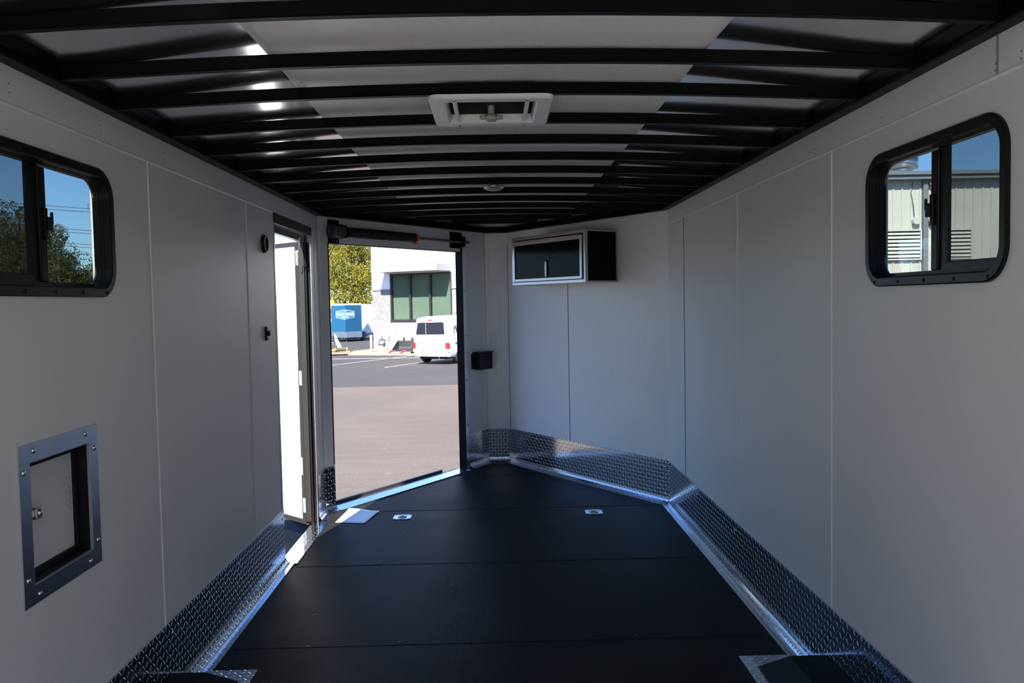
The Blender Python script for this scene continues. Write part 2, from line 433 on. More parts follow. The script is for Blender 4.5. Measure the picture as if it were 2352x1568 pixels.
WRW = (1.985, 1.522, 2.745, 1.947)       # window outer flange on the right wall (u0,v0,u1,v1)
WLW = (1.990, 1.534, 2.748, 1.940)
HA = (2.155, .711, 2.580, 1.142)         # hatch outer frame on the left wall
DO = (4.765, 0, 5.675, 1.972)            # man door opening in the left wall
VO = (.10, 0, 1.708, 1.945)              # ramp door opening in the left nose wall
def inset(r, d): return (r[0] + d, r[1] + d, r[2] - d, r[3] - d)
wall_left = panel('wall_left', FL, YR, YV, 0, H, [inset(WLW, .0285), inset(HA, .042), DO])
wall_right = panel('wall_right', FR, YR, YV, 0, H, [inset(WRW, .0285)])
wall_fl = panel('wall_front_left', FVL, 0, TLN, 0, H, [VO])
wall_fr = panel('wall_front_right', FVR, 0, TRN, 0, H, [])
wall_n = panel('wall_front', FN, 0, NR - NL, 0, H, [])
wall_left['label'] = 'long white panelled left wall of the trailer'; wall_right['label'] = 'long white panelled right wall of the trailer'
wall_fl['label'] = 'slanted left nose wall around the ramp door opening'; wall_fr['label'] = 'slanted right nose wall behind the hanging cabinet'; wall_n['label'] = 'narrow flat nose wall at the front of the trailer'

def seam(F, p, q, parent, m='seam', wd=.0055, h=.0035):
    a, b = Vector((*p, 0)), Vector((*q, 0)); d = (b - a).normalized(); s = Vector((-d.y, d.x, 0)) * wd
    bm = MB(F); v = [a - s, b - s, b + s, a + s]
    bm.add([(*p_.xy, .0002) for p_ in v] + [(*(p_ * .3 + c_ * .7).xy, h) for p_, c_ in zip(v, (a, b, b, a))],
           [(0, 1, 5, 4), (1, 2, 6, 5), (2, 3, 7, 6), (3, 0, 4, 7), (4, 5, 6, 7)])
    bm.build('panel_seam', m, parent)
ZB = 2.03
seam(FL, (YR, ZB), (DO[0] + .0, ZB), wall_left); seam(FR, (YR, ZB), (YV, ZB), wall_right)
for y in (.62, 1.83, 3.05, 4.235): seam(FL, (y, .317), (y, ZB), wall_left) if y not in (1.83,) else None
for y in (.62, 3.043, 4.228): seam(FR, (y, .317), (y, ZB), wall_right)
seam(FR, (2.04, ZB), (2.04, H), wall_right, 'seam_dark', .0025)
seam(FR, (5.42, .317), (5.42, ZB), wall_right, 'seam_dark', .003)
seam(FR, (5.925, .317), (5.925, H), wall_right, 'seam', .006)
seam(FVR, (0, ZB), (TRN, ZB), wall_fr, 'seam', .003); seam(FVR, (1.158, .317), (1.158, 1.64), wall_fr, 'seam_dark', .004)
seam(FVR, (2.045, .317), (2.045, ZB), wall_fr, 'seam_dark', .003)
seam(FN, (0, 2.022), (NR - NL, 2.022), wall_n, 'seam', .003); seam(FN, (.035, .317), (.035, 2.022), wall_n, 'seam', .003); seam(FN, (.13, .317), (.13, 2.022), wall_n, 'seam', .003)
seam(FVL, (1.77, 2.028), (TLN, 2.028), wall_fl, 'seam', .003); seam(FVL, (2.045, .317), (2.045, 2.028), wall_fl, 'seam', .003)
seam(FVL, (.015, .317), (.015, 2.02), wall_fl, 'seam', .004); seam(FL, (5.79, .317), (5.79, 2.01), wall_left, 'seam', .003)
seam(FL, (DO[2], 2.012), (YV, 2.012), wall_left, 'seam', .003)
# screws and small nail marks in the panels
def dots(F, pts, parent, m='screw', r=.004, h=.0016, name='screw', n0=0.0):
    o = None
    for p in pts:
        bm = MB(F); bm.dome((p[0], p[1], p[2] if len(p) > 2 else n0), (0, 0, 1), r, h); o = bm.build(name, m, parent)
    return o
dots(FL, [(y, z) for y in (2.2, 2.7, 3.2) for z in (2.062, 2.085)], wall_left, 'print_grey', .003, .001)
dots(FR, [(y, z) for y in (1.95, 2.05, 2.65, 3.2, 3.7) for z in (2.045, 2.062)], wall_right, 'print_grey', .003, .001)
dots(FVR, [(.25, 1.2), (.9, .62), (.62, .9), (1.4, 1.05)], wall_fr, 'print_grey', .004, .001)

# floor
def outline(off=0.0):
    return [(-W, YR), (W, YR), (W, YV), (NR, YN), (NL, YN), (-W, YV)]
fl = MB(); fl.prism(outline(), -.05, 0.0)
floor = struct(fl.build('floor', 'floor'), 'black ribbed rubber floor of the trailer')
for y in (1.36, 2.44, 3.575, 4.70, 5.93, 7.1):
    xl = W if y <= YV else (NR + (W - NR) * (YN - y) / (YN - YV))
    xm = -W if y <= YV else (NL + (-W - NL) * (YN - y) / (YN - YV))
    b = MB(); b.box((xm + .08, y - .002, .0002), (xl - .08, y + .002, .0016)); b.build('floor_joint', 'rubber', floor)
for x, y in [(-.70, 4.64), (.45, 4.63), (-.45, 3.60), (-.85, 3.58), (-.32, 5.93), (-.62, 5.35), (.1, 5.4), (-.9, 3.95), (-.25, 4.30), (.02, 5.05), (.6, 3.6), (-.55, 5.52), (-.22, 6.3)]:
    b = MB(); b.dome((x, y, 0), (0, 0, 1), .009, .002); b.build('screw', 'black_pl', floor)

# baseboards: bright diamond plate with a cove onto the floor
PROF = [(.006, .317), (.006, .05)] + [(.006 + .03 * (1 - math.cos(t)), .05 - .03 * 0 - .044 * math.sin(t)) for t in (math.radians(a) for a in (22, 45, 68, 90))] + [(.060, .0055), (.060, .0005)]
PROF = [(.001, .319)] + PROF
def sweep_plate(name, pts, label, ends=(0, 0), prof=PROF, m='dia', rivets=True, single=True):
    """pts: floor points walking with the room on the left; mitred where neighbours are given"""
    L = [Vector((p[0], p[1], 0)) for p in pts]
    def nrm(a, b): d = (b - a).normalized(); return Vector((-d.y, d.x, 0))
    def offdir(i):
        ns = []
        if i > 0: ns.append(nrm(L[i - 1], L[i]))
        if i < len(L) - 1: ns.append(nrm(L[i], L[i + 1]))
        if len(ns) == 1: return ns[0]
        s = (ns[0] + ns[1]).normalized(); return s / s.dot(ns[0])
    lo, hi = ends
    bm = MB(); cum = [0]
    for a, b_ in zip(prof, prof[1:]): cum.append(cum[-1] + math.hypot(a[0] - b_[0], a[1] - b_[1]))
    along = 0
    for i in range(len(L) - 1):
        seglen = (L[i + 1] - L[i]).length
        if lo <= i <= hi:
            o0, o1 = offdir(i), offdir(i + 1)
            for k in range(len(prof) - 1):
                (n0, z0), (n1, z1) = prof[k], prof[k + 1]
                q = [L[i] + o0 * n0 + Vector((0, 0, z0)), L[i + 1] + o1 * n0 + Vector((0, 0, z0)), L[i + 1] + o1 * n1 + Vector((0, 0, z1)), L[i] + o0 * n1 + Vector((0, 0, z1))]
                bm.add(q, [(0, 1, 2, 3)], [(along, -cum[k]), (along + seglen, -cum[k]), (along + seglen, -cum[k + 1]), (along, -cum[k + 1])])
        along += seglen
    o = bm.build(name, m); struct(o, label)
    if rivets:
        def rivet(p, ax, r, h): rb = MB(); rb.dome(p, ax, r, h); rb.build('rivet', 'screw', o)
        for i in range(lo, hi + 1):
            d = (L[i + 1] - L[i]); n = nrm(L[i], L[i + 1]); ln = d.length; d.normalize(); k = max(1, int(ln / .4))
            for j in range(k + 1):
                t = .04 + (ln - .08) * j / k if ln > .2 else ln * .5
                p = L[i] + d * t
                rivet(p + n * .052 + Vector((0, 0, .005)), (0, 0, 1), .005, .002)
                if j % 2 == 0:
                    rivet(p + n * .007 + Vector((0, 0, .27)), n, .006, .003); rivet(p + n * .007 + Vector((0, 0, .075)), n, .006, .003)
    return o
PA = [(-W, DO[0]), (-W, YR)]
sweep_plate('baseboard_left', PA, 'bright diamond plate along the foot of the left wall')
PB = [FVL @ Vector((VO[0], 0, 0)), (-W, YV), (-W, DO[2] + .02)]
sweep_plate('baseboard_left_corner', PB, 'short diamond plate corner piece between the two doorways', (0, 1))
PC = [(W, YR), (W, YV), (NR, YN), (NL, YN), FVL @ Vector((VO[2] + .07, 0, 0))]
sweep_plate('baseboard_right', PC, 'long diamond plate strip along the foot of the right wall', (0, 0))
sweep_plate('baseboard_front_right', PC, 'diamond plate along the slanted right nose wall', (1, 1))
sweep_plate('baseboard_front', PC, 'small diamond plate on the flat nose wall', (2, 2))
sweep_plate('baseboard_front_left', PC, 'diamond plate right of the ramp door opening', (3, 3))

# door sills
b = MB(FVL); b.box((VO[0] - .02, .0005, .085), (VO[2] + .02, .007, -TH)); 
_o = MB(frame(FVL @ Vector((0, .0, 0)), tl, (tl.y, -tl.x, 0), (0, 0, 1)))
_o.box((VO[0] - .01, -TH, .0005), (VO[2] + .02, .075, .0065)); struct(_o.build('trim_1', 'dia', uvbox=True), 'bright tread plate sill of the ramp door opening')
_o = MB(frame((-W, 0, 0), (0, 1, 0), (1, 0, 0), (0, 0, 1)))
_o.box((DO[0] - .02, -.03, .0005), (DO[2], .078, .0065)); _o.box((DO[0] - .1, .0, .0004), (DO[0], .06, .006)); struct(_o.build('trim_2', 'dia', uvbox=True), 'sunlit tread plate sill of the side doorway')
# door linings
def lining(name, F, r, wd, n1, m, label, bottom=False, proud=.003, wn=-TH):
    bm = MB(F); u0, v0, u1, v1 = r
    for a, c in (((u0 - wd, v0), (u0, v1 + wd)), ((u1, v0), (u1 + wd, v1 + wd)), ((u0, v1), (u1, v1 + wd))):
        bm.box((a[0], a[1], .0002), (c[0], c[1], proud))
    for a, c in (((u0, v0), (u0 + .004, v1)), ((u1 - .004, v0), (u1, v1)), ((u0, v1 - .004), (u1, v1))):
        bm.box((a[0], a[1], wn), (c[0], c[1], proud))
    return struct(bm.build(name, m), label)
t3 = lining('trim_3', FL, DO, .012, 0, 'alu', 'thin aluminium edging of the side doorway')
b = MB(FL); b.box((DO[0] - .01, DO[3] - .002, .001), (DO[2] + .03, DO[3] + .055, .008)); b.box((DO[0], DO[3] - .05, -TH), (DO[2], DO[3], -.02)); b.build('header_plate', 'jamb', t3)
b = MB(FL); b.box((DO[2] - .046, 0, -TH - .01), (DO[2] - .003, DO[3] - .004, -.016)); b.build('hinge_jamb', 'jamb_dark', t3)
b = MB(FL); b.box((DO[2] - .056, .02, -TH - .012), (DO[2] - .047, DO[3] - .03, -.03)); b.build('jamb_strip', 'jamb', t3)
b = MB(FL); b.box((DO[2] - .020, 0.01, -.016), (DO[2] - .004, DO[3] - .05, -.004)); b.build('door_seal', 'rubber', t3)
t4 = struct((lambda bm: (bm.box((VO[2] + .006, 0, .001), (VO[2] + .060, 1.97, .010)), bm)[-1])(MB(FVL)).build('trim_4', 'alu_br'), 'bright aluminium edging right of the ramp door opening')
b = MB(FVL); b.box((VO[2] - .003, 0, -TH - .002), (VO[2] + .006, H - .02, .014)); b.box((VO[2] - .155, VO[3] + .028, .001), (VO[2] + .006, H - .02, .014))
struct(b.build('trim_5', 'black'), 'black steel post right of the ramp door opening')
b = MB(FVL); b.box((VO[0] - .004, .33, -TH - .002), (VO[0] + .004, VO[3], .003)); b.box((VO[0], VO[3] - .005, .001), (VO[0] + .10, H - .02, .014))
struct(b.build('trim_6', 'black'), 'black steel post and bracket left of the ramp door opening')
b = MB(FVL); b.box((VO[0], VO[3] - .004, -TH), (VO[2], VO[3], .002)); struct(b.build('trim_7', 'jamb'), 'dark edging along the top of the ramp door opening')
# screws down the door edges
dots(FL, [(DO[0] - .006, z) for z in (.35, .75, 1.15, 1.55, 1.9)] + [(DO[2] + .006, z) for z in (.7, 1.2, 1.6)], t3, 'black_pl', .006, .004)
dots(FVL, [(VO[2] + .045, z) for z in (.4, .8, 1.2, 1.6)], t4, 'black_pl', .006, .004, n0=.009)

# ------------------------------------------------------------------ ceiling
def xl_at(y):
    if y <= YV: return -W, W
    t = (YN - y) / (YN - YV); return NL + (-W - NL) * t, NR + (W - NR) * t
def arch(x, top=.037): return top * (1 - (x / W) ** 2)
ZS = 2.172
BOWS = [1.165, 1.565, 1.965, 2.365, 2.723, 3.16, 3.558, 3.97, 4.37, 4.77, 5.17, 5.57, 5.97, 6.37, 6.77, 7.17]
rs = random.Random(3)
GAPS = [.024, .030, .024, .034, .030, .012, .022, .014, .016, .012, .016, .010, .012, .010, .008, .006]
def gap_at(x, y):
    e = max(0, 1 - (abs(x) / 1.12) ** 2) ** 1.4
    k = min(range(len(BOWS)), key=lambda i: abs(BOWS[i] - y))
    a = GAPS[k]; d = abs(BOWS[k] - y) / .2
    j = min(max(sum(1 for b_ in BOWS if b_ <= y) - 1, 0), len(BOWS) - 2); t = min(1, max(0, (y - BOWS[j]) / (BOWS[j + 1] - BOWS[j])))
    t = t * t * (3 - 2 * t)
    return e * (GAPS[j] * (1 - t) + GAPS[j + 1] * t)
def skin_z(x, y):
    z = ZS + arch(x) + (gap_at(x, y) if abs(x) > .62 else .010)
    if abs(x) > .63:                                   # the loose outer sheets belly a little between bows
        k = 0
        for a, c in zip(BOWS, BOWS[1:]):
            if a <= y <= c:
                t = (y - a) / (c - a); e = min(1, (abs(x) - .62) / .25) * min(1, (1.27 - abs(x)) / .25)
                z += .0018 * e * math.sin(math.pi * t) * math.sin(3.1 * x + 1.7 * a)
    return z
def skin(name, xa, xb, m, nx, label, hole=None, y0=YR, y1=YN):
    bm = MB(); ys = [y0 + (y1 - y0) * j / 330 for j in range(331)]
    if hole: ys = sorted(set(ys + [hole[1], hole[3]]))
    grid = []
    for y in ys:
        l, r = xl_at(y); a, c = max(xa, l), min(xb, r)
        if c <= a: c = a = max(min(xa, r), l) if xa > 0 else min(max(xb, l), r)
        xs = [a + (c - a) * i / nx for i in range(nx + 1)]
        grid.append([(x, y, skin_z(x, y)) for x in xs])
    vs = [p for row in grid for p in row]; fs = []
    for j in range(len(ys) - 1):
        for i in range(nx):
            q = (j * (nx + 1) + i, j * (nx + 1) + i + 1, (j + 1) * (nx + 1) + i + 1, (j + 1) * (nx + 1) + i)
            p = [Vector(vs[k]) for k in q]
            if (p[1] - p[0]).length < 1e-5 and (p[2] - p[3]).length < 1e-5: continue
            if hole:
                cx, cy = sum(k.x for k in p) / 4, sum(k.y for k in p) / 4
                if hole[0] < cx < hole[2] and hole[1] < cy < hole[3]: continue
            fs.append(q)
    bm.add(vs, fs, smooth=True)
    return struct(bm.build(name, m), label)
VH = (-.15, 2.775, .15, 3.075)
skin('ceiling', -.64, .63, 'liner', 84, 'pale fluted liner down the middle of the ceiling', VH, YR, 7.19)
skin('ceiling_front', -.64, .63, 'black', 12, 'black end panel of the ceiling by the nose wall', None, 7.19, YN)
skin('ceiling_left', -1.26, -.64, 'skin', 16, 'bare metal roof sheet on the left of the ceiling')
skin('ceiling_right', .63, 1.26, 'skin', 16, 'bare metal roof sheet on the right of the ceiling')
# weather skin above, closing the roof
b = MB(); b.add([(x, y, 2.30) for x, y in outline()], [list(range(6))])
b.add([(x, y, 2.30) for x, y in [(-.2, 2.7), (.2, 2.7)]] , [])
b.v, b.f = [], []
b.add([(-W - .05, YR, 2.27), (-.16, YR, 2.27), (-.16, YV, 2.27), (-W - .05, YV, 2.27)], [(0, 1, 2, 3)])
b.add([(.16, YR, 2.27), (W + .05, YR, 2.27), (W + .05, YV, 2.27), (.16, YV, 2.27)], [(0, 1, 2, 3)])
b.add([(-.16, YR, 2.27), (.16, YR, 2.27), (.16, 2.76, 2.27), (-.16, 2.76, 2.27)], [(0, 1, 2, 3)])
b.add([(-.16, 3.09, 2.27), (.16, 3.09, 2.27), (.16, YV, 2.27), (-.16, YV, 2.27)], [(0, 1, 2, 3)])
b.add([(-W - .05, YV, 2.27), (W + .05, YV, 2.27), (NR + .05, YN + .05, 2.27), (NL - .05, YN + .05, 2.27)], [(0, 1, 2, 3)])
out = [(-W - .05, YR), (-W - .05, YV), (NL - .03, YN + .05), (NR + .03, YN + .05), (W + .05, YV), (W + .05, YR)]
for p, q in zip(out, out[1:]): b.add([(*p, 2.10), (*q, 2.10), (*q, 2.27), (*p, 2.27)], [(0, 1, 2, 3)])
struct(b.build('roof', 'vanwhite'), 'white outer roof of the trailer')
# black top rails along the walls
def rail(name, F, u0, u1, label):
    bm = MB(F); bm.box((u0, H - .002, -.02), (u1, H + .050, .045), .004); bm.box((u0, H + .018, .045), (u1, H + .022, .05))
    struct(bm.build(name, 'black'), label)
rail('trim_8', FL, YR, YV, 'black steel top rail above the left wall'); rail('trim_9', FR, YR, YV, 'black steel top rail above the right wall')
rail('trim_10', FVL, 0, TLN, 'black steel rail above the slanted left nose wall'); rail('trim_11', FVR, 0, TRN, 'black steel rail above the slanted right nose wall'); rail('trim_12', FN, 0, NR - NL, 'black steel rail above the flat nose wall')
ords = ['', '', 'nearest the camera at the top edge of the photo', 'second nearest in the photo', 'just on the near side of the roof vent', 'just beyond the roof vent', 'second beyond the roof vent', 'third beyond the roof vent', 'fourth beyond the roof vent', 'just on the near side of the small round dome light', 'just beyond the small round dome light', 'second beyond the round dome light', 'over the corners where the nose begins', 'second in the narrowing nose', 'third in the narrowing nose', 'last and shortest, by the nose wall']
for k, y in enumerate(BOWS):
    if k < 2: continue
    l, r = xl_at(y + .02); l += .045; r -= .045
    bm = MB(); n = 40; hh = .037; dd = .030
    rows = []
    for i in range(n + 1):
        x = l + (r - l) * i / n; z0 = H + .003 + arch(x); z1 = z0 + hh
        rows.append([(x, y, z0 + .003), (x, y + .003, z0), (x, y + dd - .003, z0), (x, y + dd, z0 + .003), (x, y + dd, z1), (x, y, z1)])
    vs = [p for rr in rows for p in rr]
    bm.add(vs, [(i * 6 + j, i * 6 + (j + 1) % 6, (i + 1) * 6 + (j + 1) % 6, (i + 1) * 6 + j) for i in range(n) for j in range(6)] + [list(range(6)), [n * 6 + j for j in range(6)][::-1]])
    o = bm.build('roof_bow', 'black', base=((l + r) / 2, y, H))
    tag(o, 'arched black steel roof bow, ' + ords[k], 'roof bow', 'black roof bows across the ceiling')
    for sx, xx in ((1, l), (-1, r)):
        eb = MB(); eb.box((xx - .004 * sx, y - .012, H + .004), (xx + .004 * sx, y + dd + .012, H + .043)); eb.build('end_plate', 'black', o)

# ------------------------------------------------------------------ windows
def window(name, F, R, mull, clear, label, sgn):
    """R outer flange; mull=(u0,u1) the centre bar; clear = half without screen ('far')"""
    t = thing(name, F @ Vector(((R[0] + R[2]) / 2, R[1], 0)), kind='structure'); t['label'] = label
    b = MB(F); b.rring(R, .095, [(0, .0005), (0, .009), (.004, .012), (.026, .012), (.030, .009), (.030, -.012), (.032, -.012), (.032, -.022), (.034, -.022), (.034, -.046), (.0285, -.046), (.0285, .0005)], 10)
    fr = b.build('window_frame', 'black_pl', t)
    g = inset(R, .034)
    # bottom track and screws
    b = MB(F); b.box((g[0] + .05, g[1] - .001, -.046), (g[2] - .05, g[1] + .008, -.024)); b.build('track', 'black_pl', t)
    for i in range(5):
        u = R[0] + .07 + (R[2] - R[0] - .14) * i / 4
        dots(F, [(u, R[1] + .014), (u, R[3] - .014)], fr, 'black_pl', .006, .003, n0=.012)
    # far pane (fixed, clear) and near pane (slider behind the screen)
    b = MB(F); pts = rrect(g, .062, 0.0, 8); far = [(x, y) for x, y in pts if x > mull[0]]; near = [(x, y) for x, y in pts if x < mull[1]]
    def poly(ps, ucut):
        # close the clipped rounded outline along the mullion
        top = max(p[1] for p in ps); bot = min(p[1] for p in ps)
        ps = ps + [(ucut, top), (ucut, bot)]
        c = (sum(p[0] for p in ps) / len(ps), sum(p[1] for p in ps) / len(ps))
        return sorted(ps, key=lambda p: math.atan2(p[1] - c[1], p[0] - c[0]))
    b.prism(poly(far, mull[0] + .02), -.043, -.039); b.build('glass_pane', 'glass', t)
    b = MB(F); b.prism(poly(near, mull[1] - .02), -.043, -.039); b.build('glass_pane', 'glass', t)
    # centre bar + slider sash
    b = MB(F); b.box((mull[0], g[1], -.045), (mull[1] - .035, g[3], -.034), .003); b.build('sash_bar', 'black_pl', t)
    b = MB(F); b.box((mull[1] - .038, g[1] + .008, -.038), (mull[1], g[3] - .004, -.027), .004); sb = b.build('meeting_rail', 'black_pl', t)
    b = MB(F); b.box((g[0] + .03, g[1], -.038), (mull[0] + .01, g[1] + .030, -.026), .003); b.build('screen_rail', 'black_pl', t)
    b = MB(F); b.prism(poly([(x, y) for x, y in rrect(g, .06, .001, 8) if x < mull[0] + .02], mull[0] + .01), -.031, -.0305); b.build('insect_screen', 'screen', t)
    b = MB(F); um = mull[1]; vm = (g[1] + g[3]) / 2 + .005
    b.box((um - .022, vm - .045, -.027), (um - .006, vm + .045, -.020), .002); b.box((um - .012, vm - .02, -.026), (um + .010, vm + .02, -.014), .003); b.box((um + .006, vm + .0, -.022), (um + .014, vm + .035, -.014), .003)
    b.build('latch', 'black_pl', sb)
    b = MB(F)
    for i in range(3):
        for j in range(3): u = (g[2] - .04 if clear == 'far' else g[0] + .014) + .003 * i; b.box((u, g[3] - .095 + .008 * j, -.0388), (u + .0012, g[3] - .090 + .008 * j, -.0386))
    b.build('glass_print', 'print_grey', t)
    return t
window('window_1', FL, WLW, (2.317, 2.406), 'far', 'black framed sliding window in the left wall, trees and sky outside', 1)
window('window_2', FR, WRW, (2.318, 2.402), 'near', 'black framed sliding window in the right wall, metal-sided building outside', -1)

# ------------------------------------------------------------------ access hatch on the left wall
u0, v0, u1, v1 = HA
hatch = thing('access_hatch', FL @ Vector(((u0 + u1) / 2, v0, 0)), 'square aluminium framed access hatch low on the left wall under the window', 'hatch')
fw = .05
for k, (a, c) in enumerate((((u0, v1), (u1, v1)), ((u1, v1), (u1, v0)), ((u1, v0), (u0, v0)), ((u0, v0), (u0, v1)))):
    b = MB(FL); cu, cv = (u0 + u1) / 2, (v0 + v1) / 2
    def ins(p): return (p[0] + (fw if p[0] < cu else -fw), p[1] + (fw if p[1] < cv else -fw))
    q = [a, c, ins(c), ins(a)]
    b.add([(*p, .0004) for p in q] + [(*p, .0045) for p in q], [(0, 1, 2, 3), (4, 5, 6, 7), (0, 1, 5, 4), (1, 2, 6, 5), (2, 3, 7, 6), (3, 0, 4, 7)])
    lip = [ins(a), ins(c)]
    fo = b.build('frame_bar', 'alu', hatch)
    b = MB(FL); nn = Vector((cu, cv)) - (Vector(lip[0]) + Vector(lip[1])) / 2; nn = Vector((.002 * (nn.x > .01) - .002 * (nn.x < -.01), .002 * (nn.y > .01) - .002 * (nn.y < -.01)))
    q = [(*p, z) for z in (.004, -.026) for p in (lip[0], lip[1])] + [(p[0] + nn.x, p[1] + nn.y, z) for z in (.004, -.026) for p in (lip[0], lip[1])]
    b.add(q, [(0, 1, 3, 2), (4, 5, 7, 6), (0, 1, 5, 4), (2, 3, 7, 6), (0, 2, 6, 4), (1, 3, 7, 5)]); b.build('reveal', 'alu_edge', hatch)
    d = Vector((c[0] - a[0], c[1] - a[1])); ln = d.length; d.normalize(); pm = Vector((ins(a)[0] + a[0], ins(a)[1] + a[1])) / 2
    nn = Vector((d.y, -d.x)); off = -d.dot(Vector(a) - pm) 
    mid = [Vector(a) + d * (fw + .022) + nn * (fw * .42), Vector(a) + d * (ln - fw - .022) + nn * (fw * .42)]
    dots(FL, [(p.x, p.y) for p in mid], fo, 'screw', .0075, .005, 'bolt', n0=.0045)
b = MB(FL); b.rring(inset(HA, fw - .002), .006, [(0, -.004), (.009, -.004), (.009, -.030), (.024, -.030), (.024, -.048), (0, -.048)], 3); b.build('gasket', 'rubber', hatch)
hi = inset(HA, fw + .020)
b = MB(FL); b.box((hi[0], hi[1], -.052), (hi[2], hi[3], -.042)); dr = b.build('door_panel', 'panel_tex', hatch)
b = MB(FL)
for i in range(5):
    for j in range(14):
        if rs.random() < (.95 if i == 3 and 4 < j < 11 else .6): b.box((hi[2] - .036 + .006 * i, v0 + .15 + .010 * j, -.0419), (hi[2] - .0345 + .006 * i + .0025 * (i == 3 and 4 < j < 11), v0 + .15 + .010 * j + .007, -.0417))
b.build('maker_print', 'print_faint', dr)
b = MB(FL); b.box((hi[0] - .012, .930, -.040), (hi[0] + .050, .952, -.022), .003); b.box((hi[0] + .030, .926, -.034), (hi[0] + .056, .958, -.010), .003); b.dome((hi[0] + .043, .942, -.010), (0, 0, 1), .010, .008); b.build('latch', 'zinc', dr)

# ------------------------------------------------------------------ small fittings on the left wall
sp = thing('round_fitting', FL @ Vector((4.537, 1.787, 0)), 'small round black fitting high on the left wall beside the side doorway', 'fitting')
b = MB(FL); b.lathe((4.537, 1.835, 0), (0, 0, 1), [(.050, 0), (.050, .010), (.044, .018), (.036, .018), (.034, .012)], 28); b.build('bezel', 'black_pl', sp)
b = MB(FL); b.lathe((4.537, 1.835, 0), (0, 0, 1), [(.035, .012), (.020, .015), (.012, .013), (0, .016)], 28); b.build('grille', 'rubber', sp)
dots(FL, [(4.537, 1.878), (4.505, 1.808), (4.569, 1.808)], sp, 'screw', .004, .004, n0=.017)
sw = thing('light_switch', FL @ Vector((4.53, 1.31, 0)), 'small black switch on the left wall at mid height beside the side doorway', 'switch')
b = MB(FL); b.box((4.51, 1.31, 0), (4.555, 1.385, .012), .004); b.build('plate', 'black_pl', sw)
b = MB(FL); b.box((4.522, 1.335, .012), (4.545, 1.362, .024), .003); b.build('toggle', 'black_pl', sw)
dots(FL, [(4.532, 1.322), (4.532, 1.374)], sw, 'screw', .003, .003, n0=.011)

# ------------------------------------------------------------------ side door leaf (open outwards)
ang = math.radians(180 - 43 + 0)
hd = Vector((-W - TH - .012, DO[2] - .012, 0))
ld = Vector((math.cos(math.radians(137)), math.sin(math.radians(137)), 0))
ln_ = Vector((-ld.y, ld.x, 0)); ln_ = ln_ if ln_.y < 0 else -ln_      # inner face normal, towards the camera
FD = frame(hd, ld, (0, 0, 1), ln_)
d1 = thing('door_1', FD @ Vector((.44, -.015, 0)), kind='structure'); d1['label'] = 'white side door swung open outside the left wall'
b = MB(FD); b.box((.012, -.015, -.045), (.885, 1.935, -.004)); b.build('door_leaf', 'vanwhite', d1)
b = MB(FD); b.box((.055, .02, -.004), (.86, 1.90, .002)); b.build('inner_panel', 'white_print', d1)
b = MB(FD); b.box((.014, -.012, -.004), (.050, 1.93, .006)); b.box((.05, 1.90, -.004), (.885, 1.93, .006)); b.box((.86, -.012, -.004), (.885, 1.93, .006)); b.box((.05, -.012, -.004), (.885, .016, .006)); b.build('door_seal', 'brown_seal', d1)
for z in (.12, 1.0, 1.82):
    b = MB(FD); b.cyl((-.004, z - .06, -.004), (-.004, z + .06, -.004), .009, 10); b.box((.0, z - .05, .0), (.034, z + .05, .010)); b.build('hinge', 'alu_edge', d1)
b = MB(FD); b.box((.030, .33, .006), (.046, .45, .0075)); b.build('sticker', 'faint', d1)
# door check chain hanging from the header
pts = [Vector((-W - .01, 5.42, 1.935)), Vector((-W - .03, 5.50, 1.88)), Vector((-W - .05, 5.54, 1.83)), Vector((-W - .06, 5.56, 1.76))]
chain = MB()
k = 0
for a, c in zip(pts, pts[1:]):
    d = c - a; n = max(1, int(d.length / .026))
    for i in range(n):
        p = a + d * ((i + .5) / n); t = d.normalized(); s = t.orthogonal().normalized()
        if k % 2: s = t.cross(s)
        ring = [p + t * (.016 * math.cos(q)) + s * (.007 * math.sin(q)) for q in (2 * math.pi * j / 10 for j in range(11))]
        chain.tube(ring, .0022, 5); k += 1
tag(chain.build('door_chain', 'zinc', base=pts[-1]), 'thin steel chain hanging from the top of the side doorway', 'chain')

# ------------------------------------------------------------------ ramp door, lowered outside the nose opening
FRp = frame(FVL @ Vector((VO[0] + .02, 0, -TH)), tl, (-tl.y, tl.x, 0), (0, 0, 1))
RL = 1.95; sl_ = math.atan2(-.62, RL)
out_ = Vector((-tl.y, tl.x, 0)) * math.cos(sl_) + Vector((0, 0, math.sin(sl_))); upn = Vector((tl.x, tl.y, 0)).cross(out_)
FRp = frame(FVL @ Vector((VO[0] + .03, -.02, -TH - .03)), tl, out_, upn)
wd_ = VO[2] - VO[0] - .12
d2 = thing('door_2', FRp @ Vector((wd_ / 2, RL, -.05)), kind='structure'); d2['label'] = 'ramp door lowered outside the slanted nose opening'
b = MB(FRp); b.box((0, 0, -.05), (wd_, RL, -.004)); b.build('ramp_panel', 'panel_tex', d2)
b = MB(FRp); b.box((.0, .02, -.004), (wd_, RL, .002)); b.build('tread', 'floor', d2)
b = MB(FVL); b.box((VO[0] + .005, -.02, -TH - .075), (VO[0] + 1.42, .024, -TH - .055)); b.box((VO[0] + .005, -.03, -TH - .05), (VO[2] - .01, .004, -TH)); b.build('hinge_rail', 'shaft', d2)

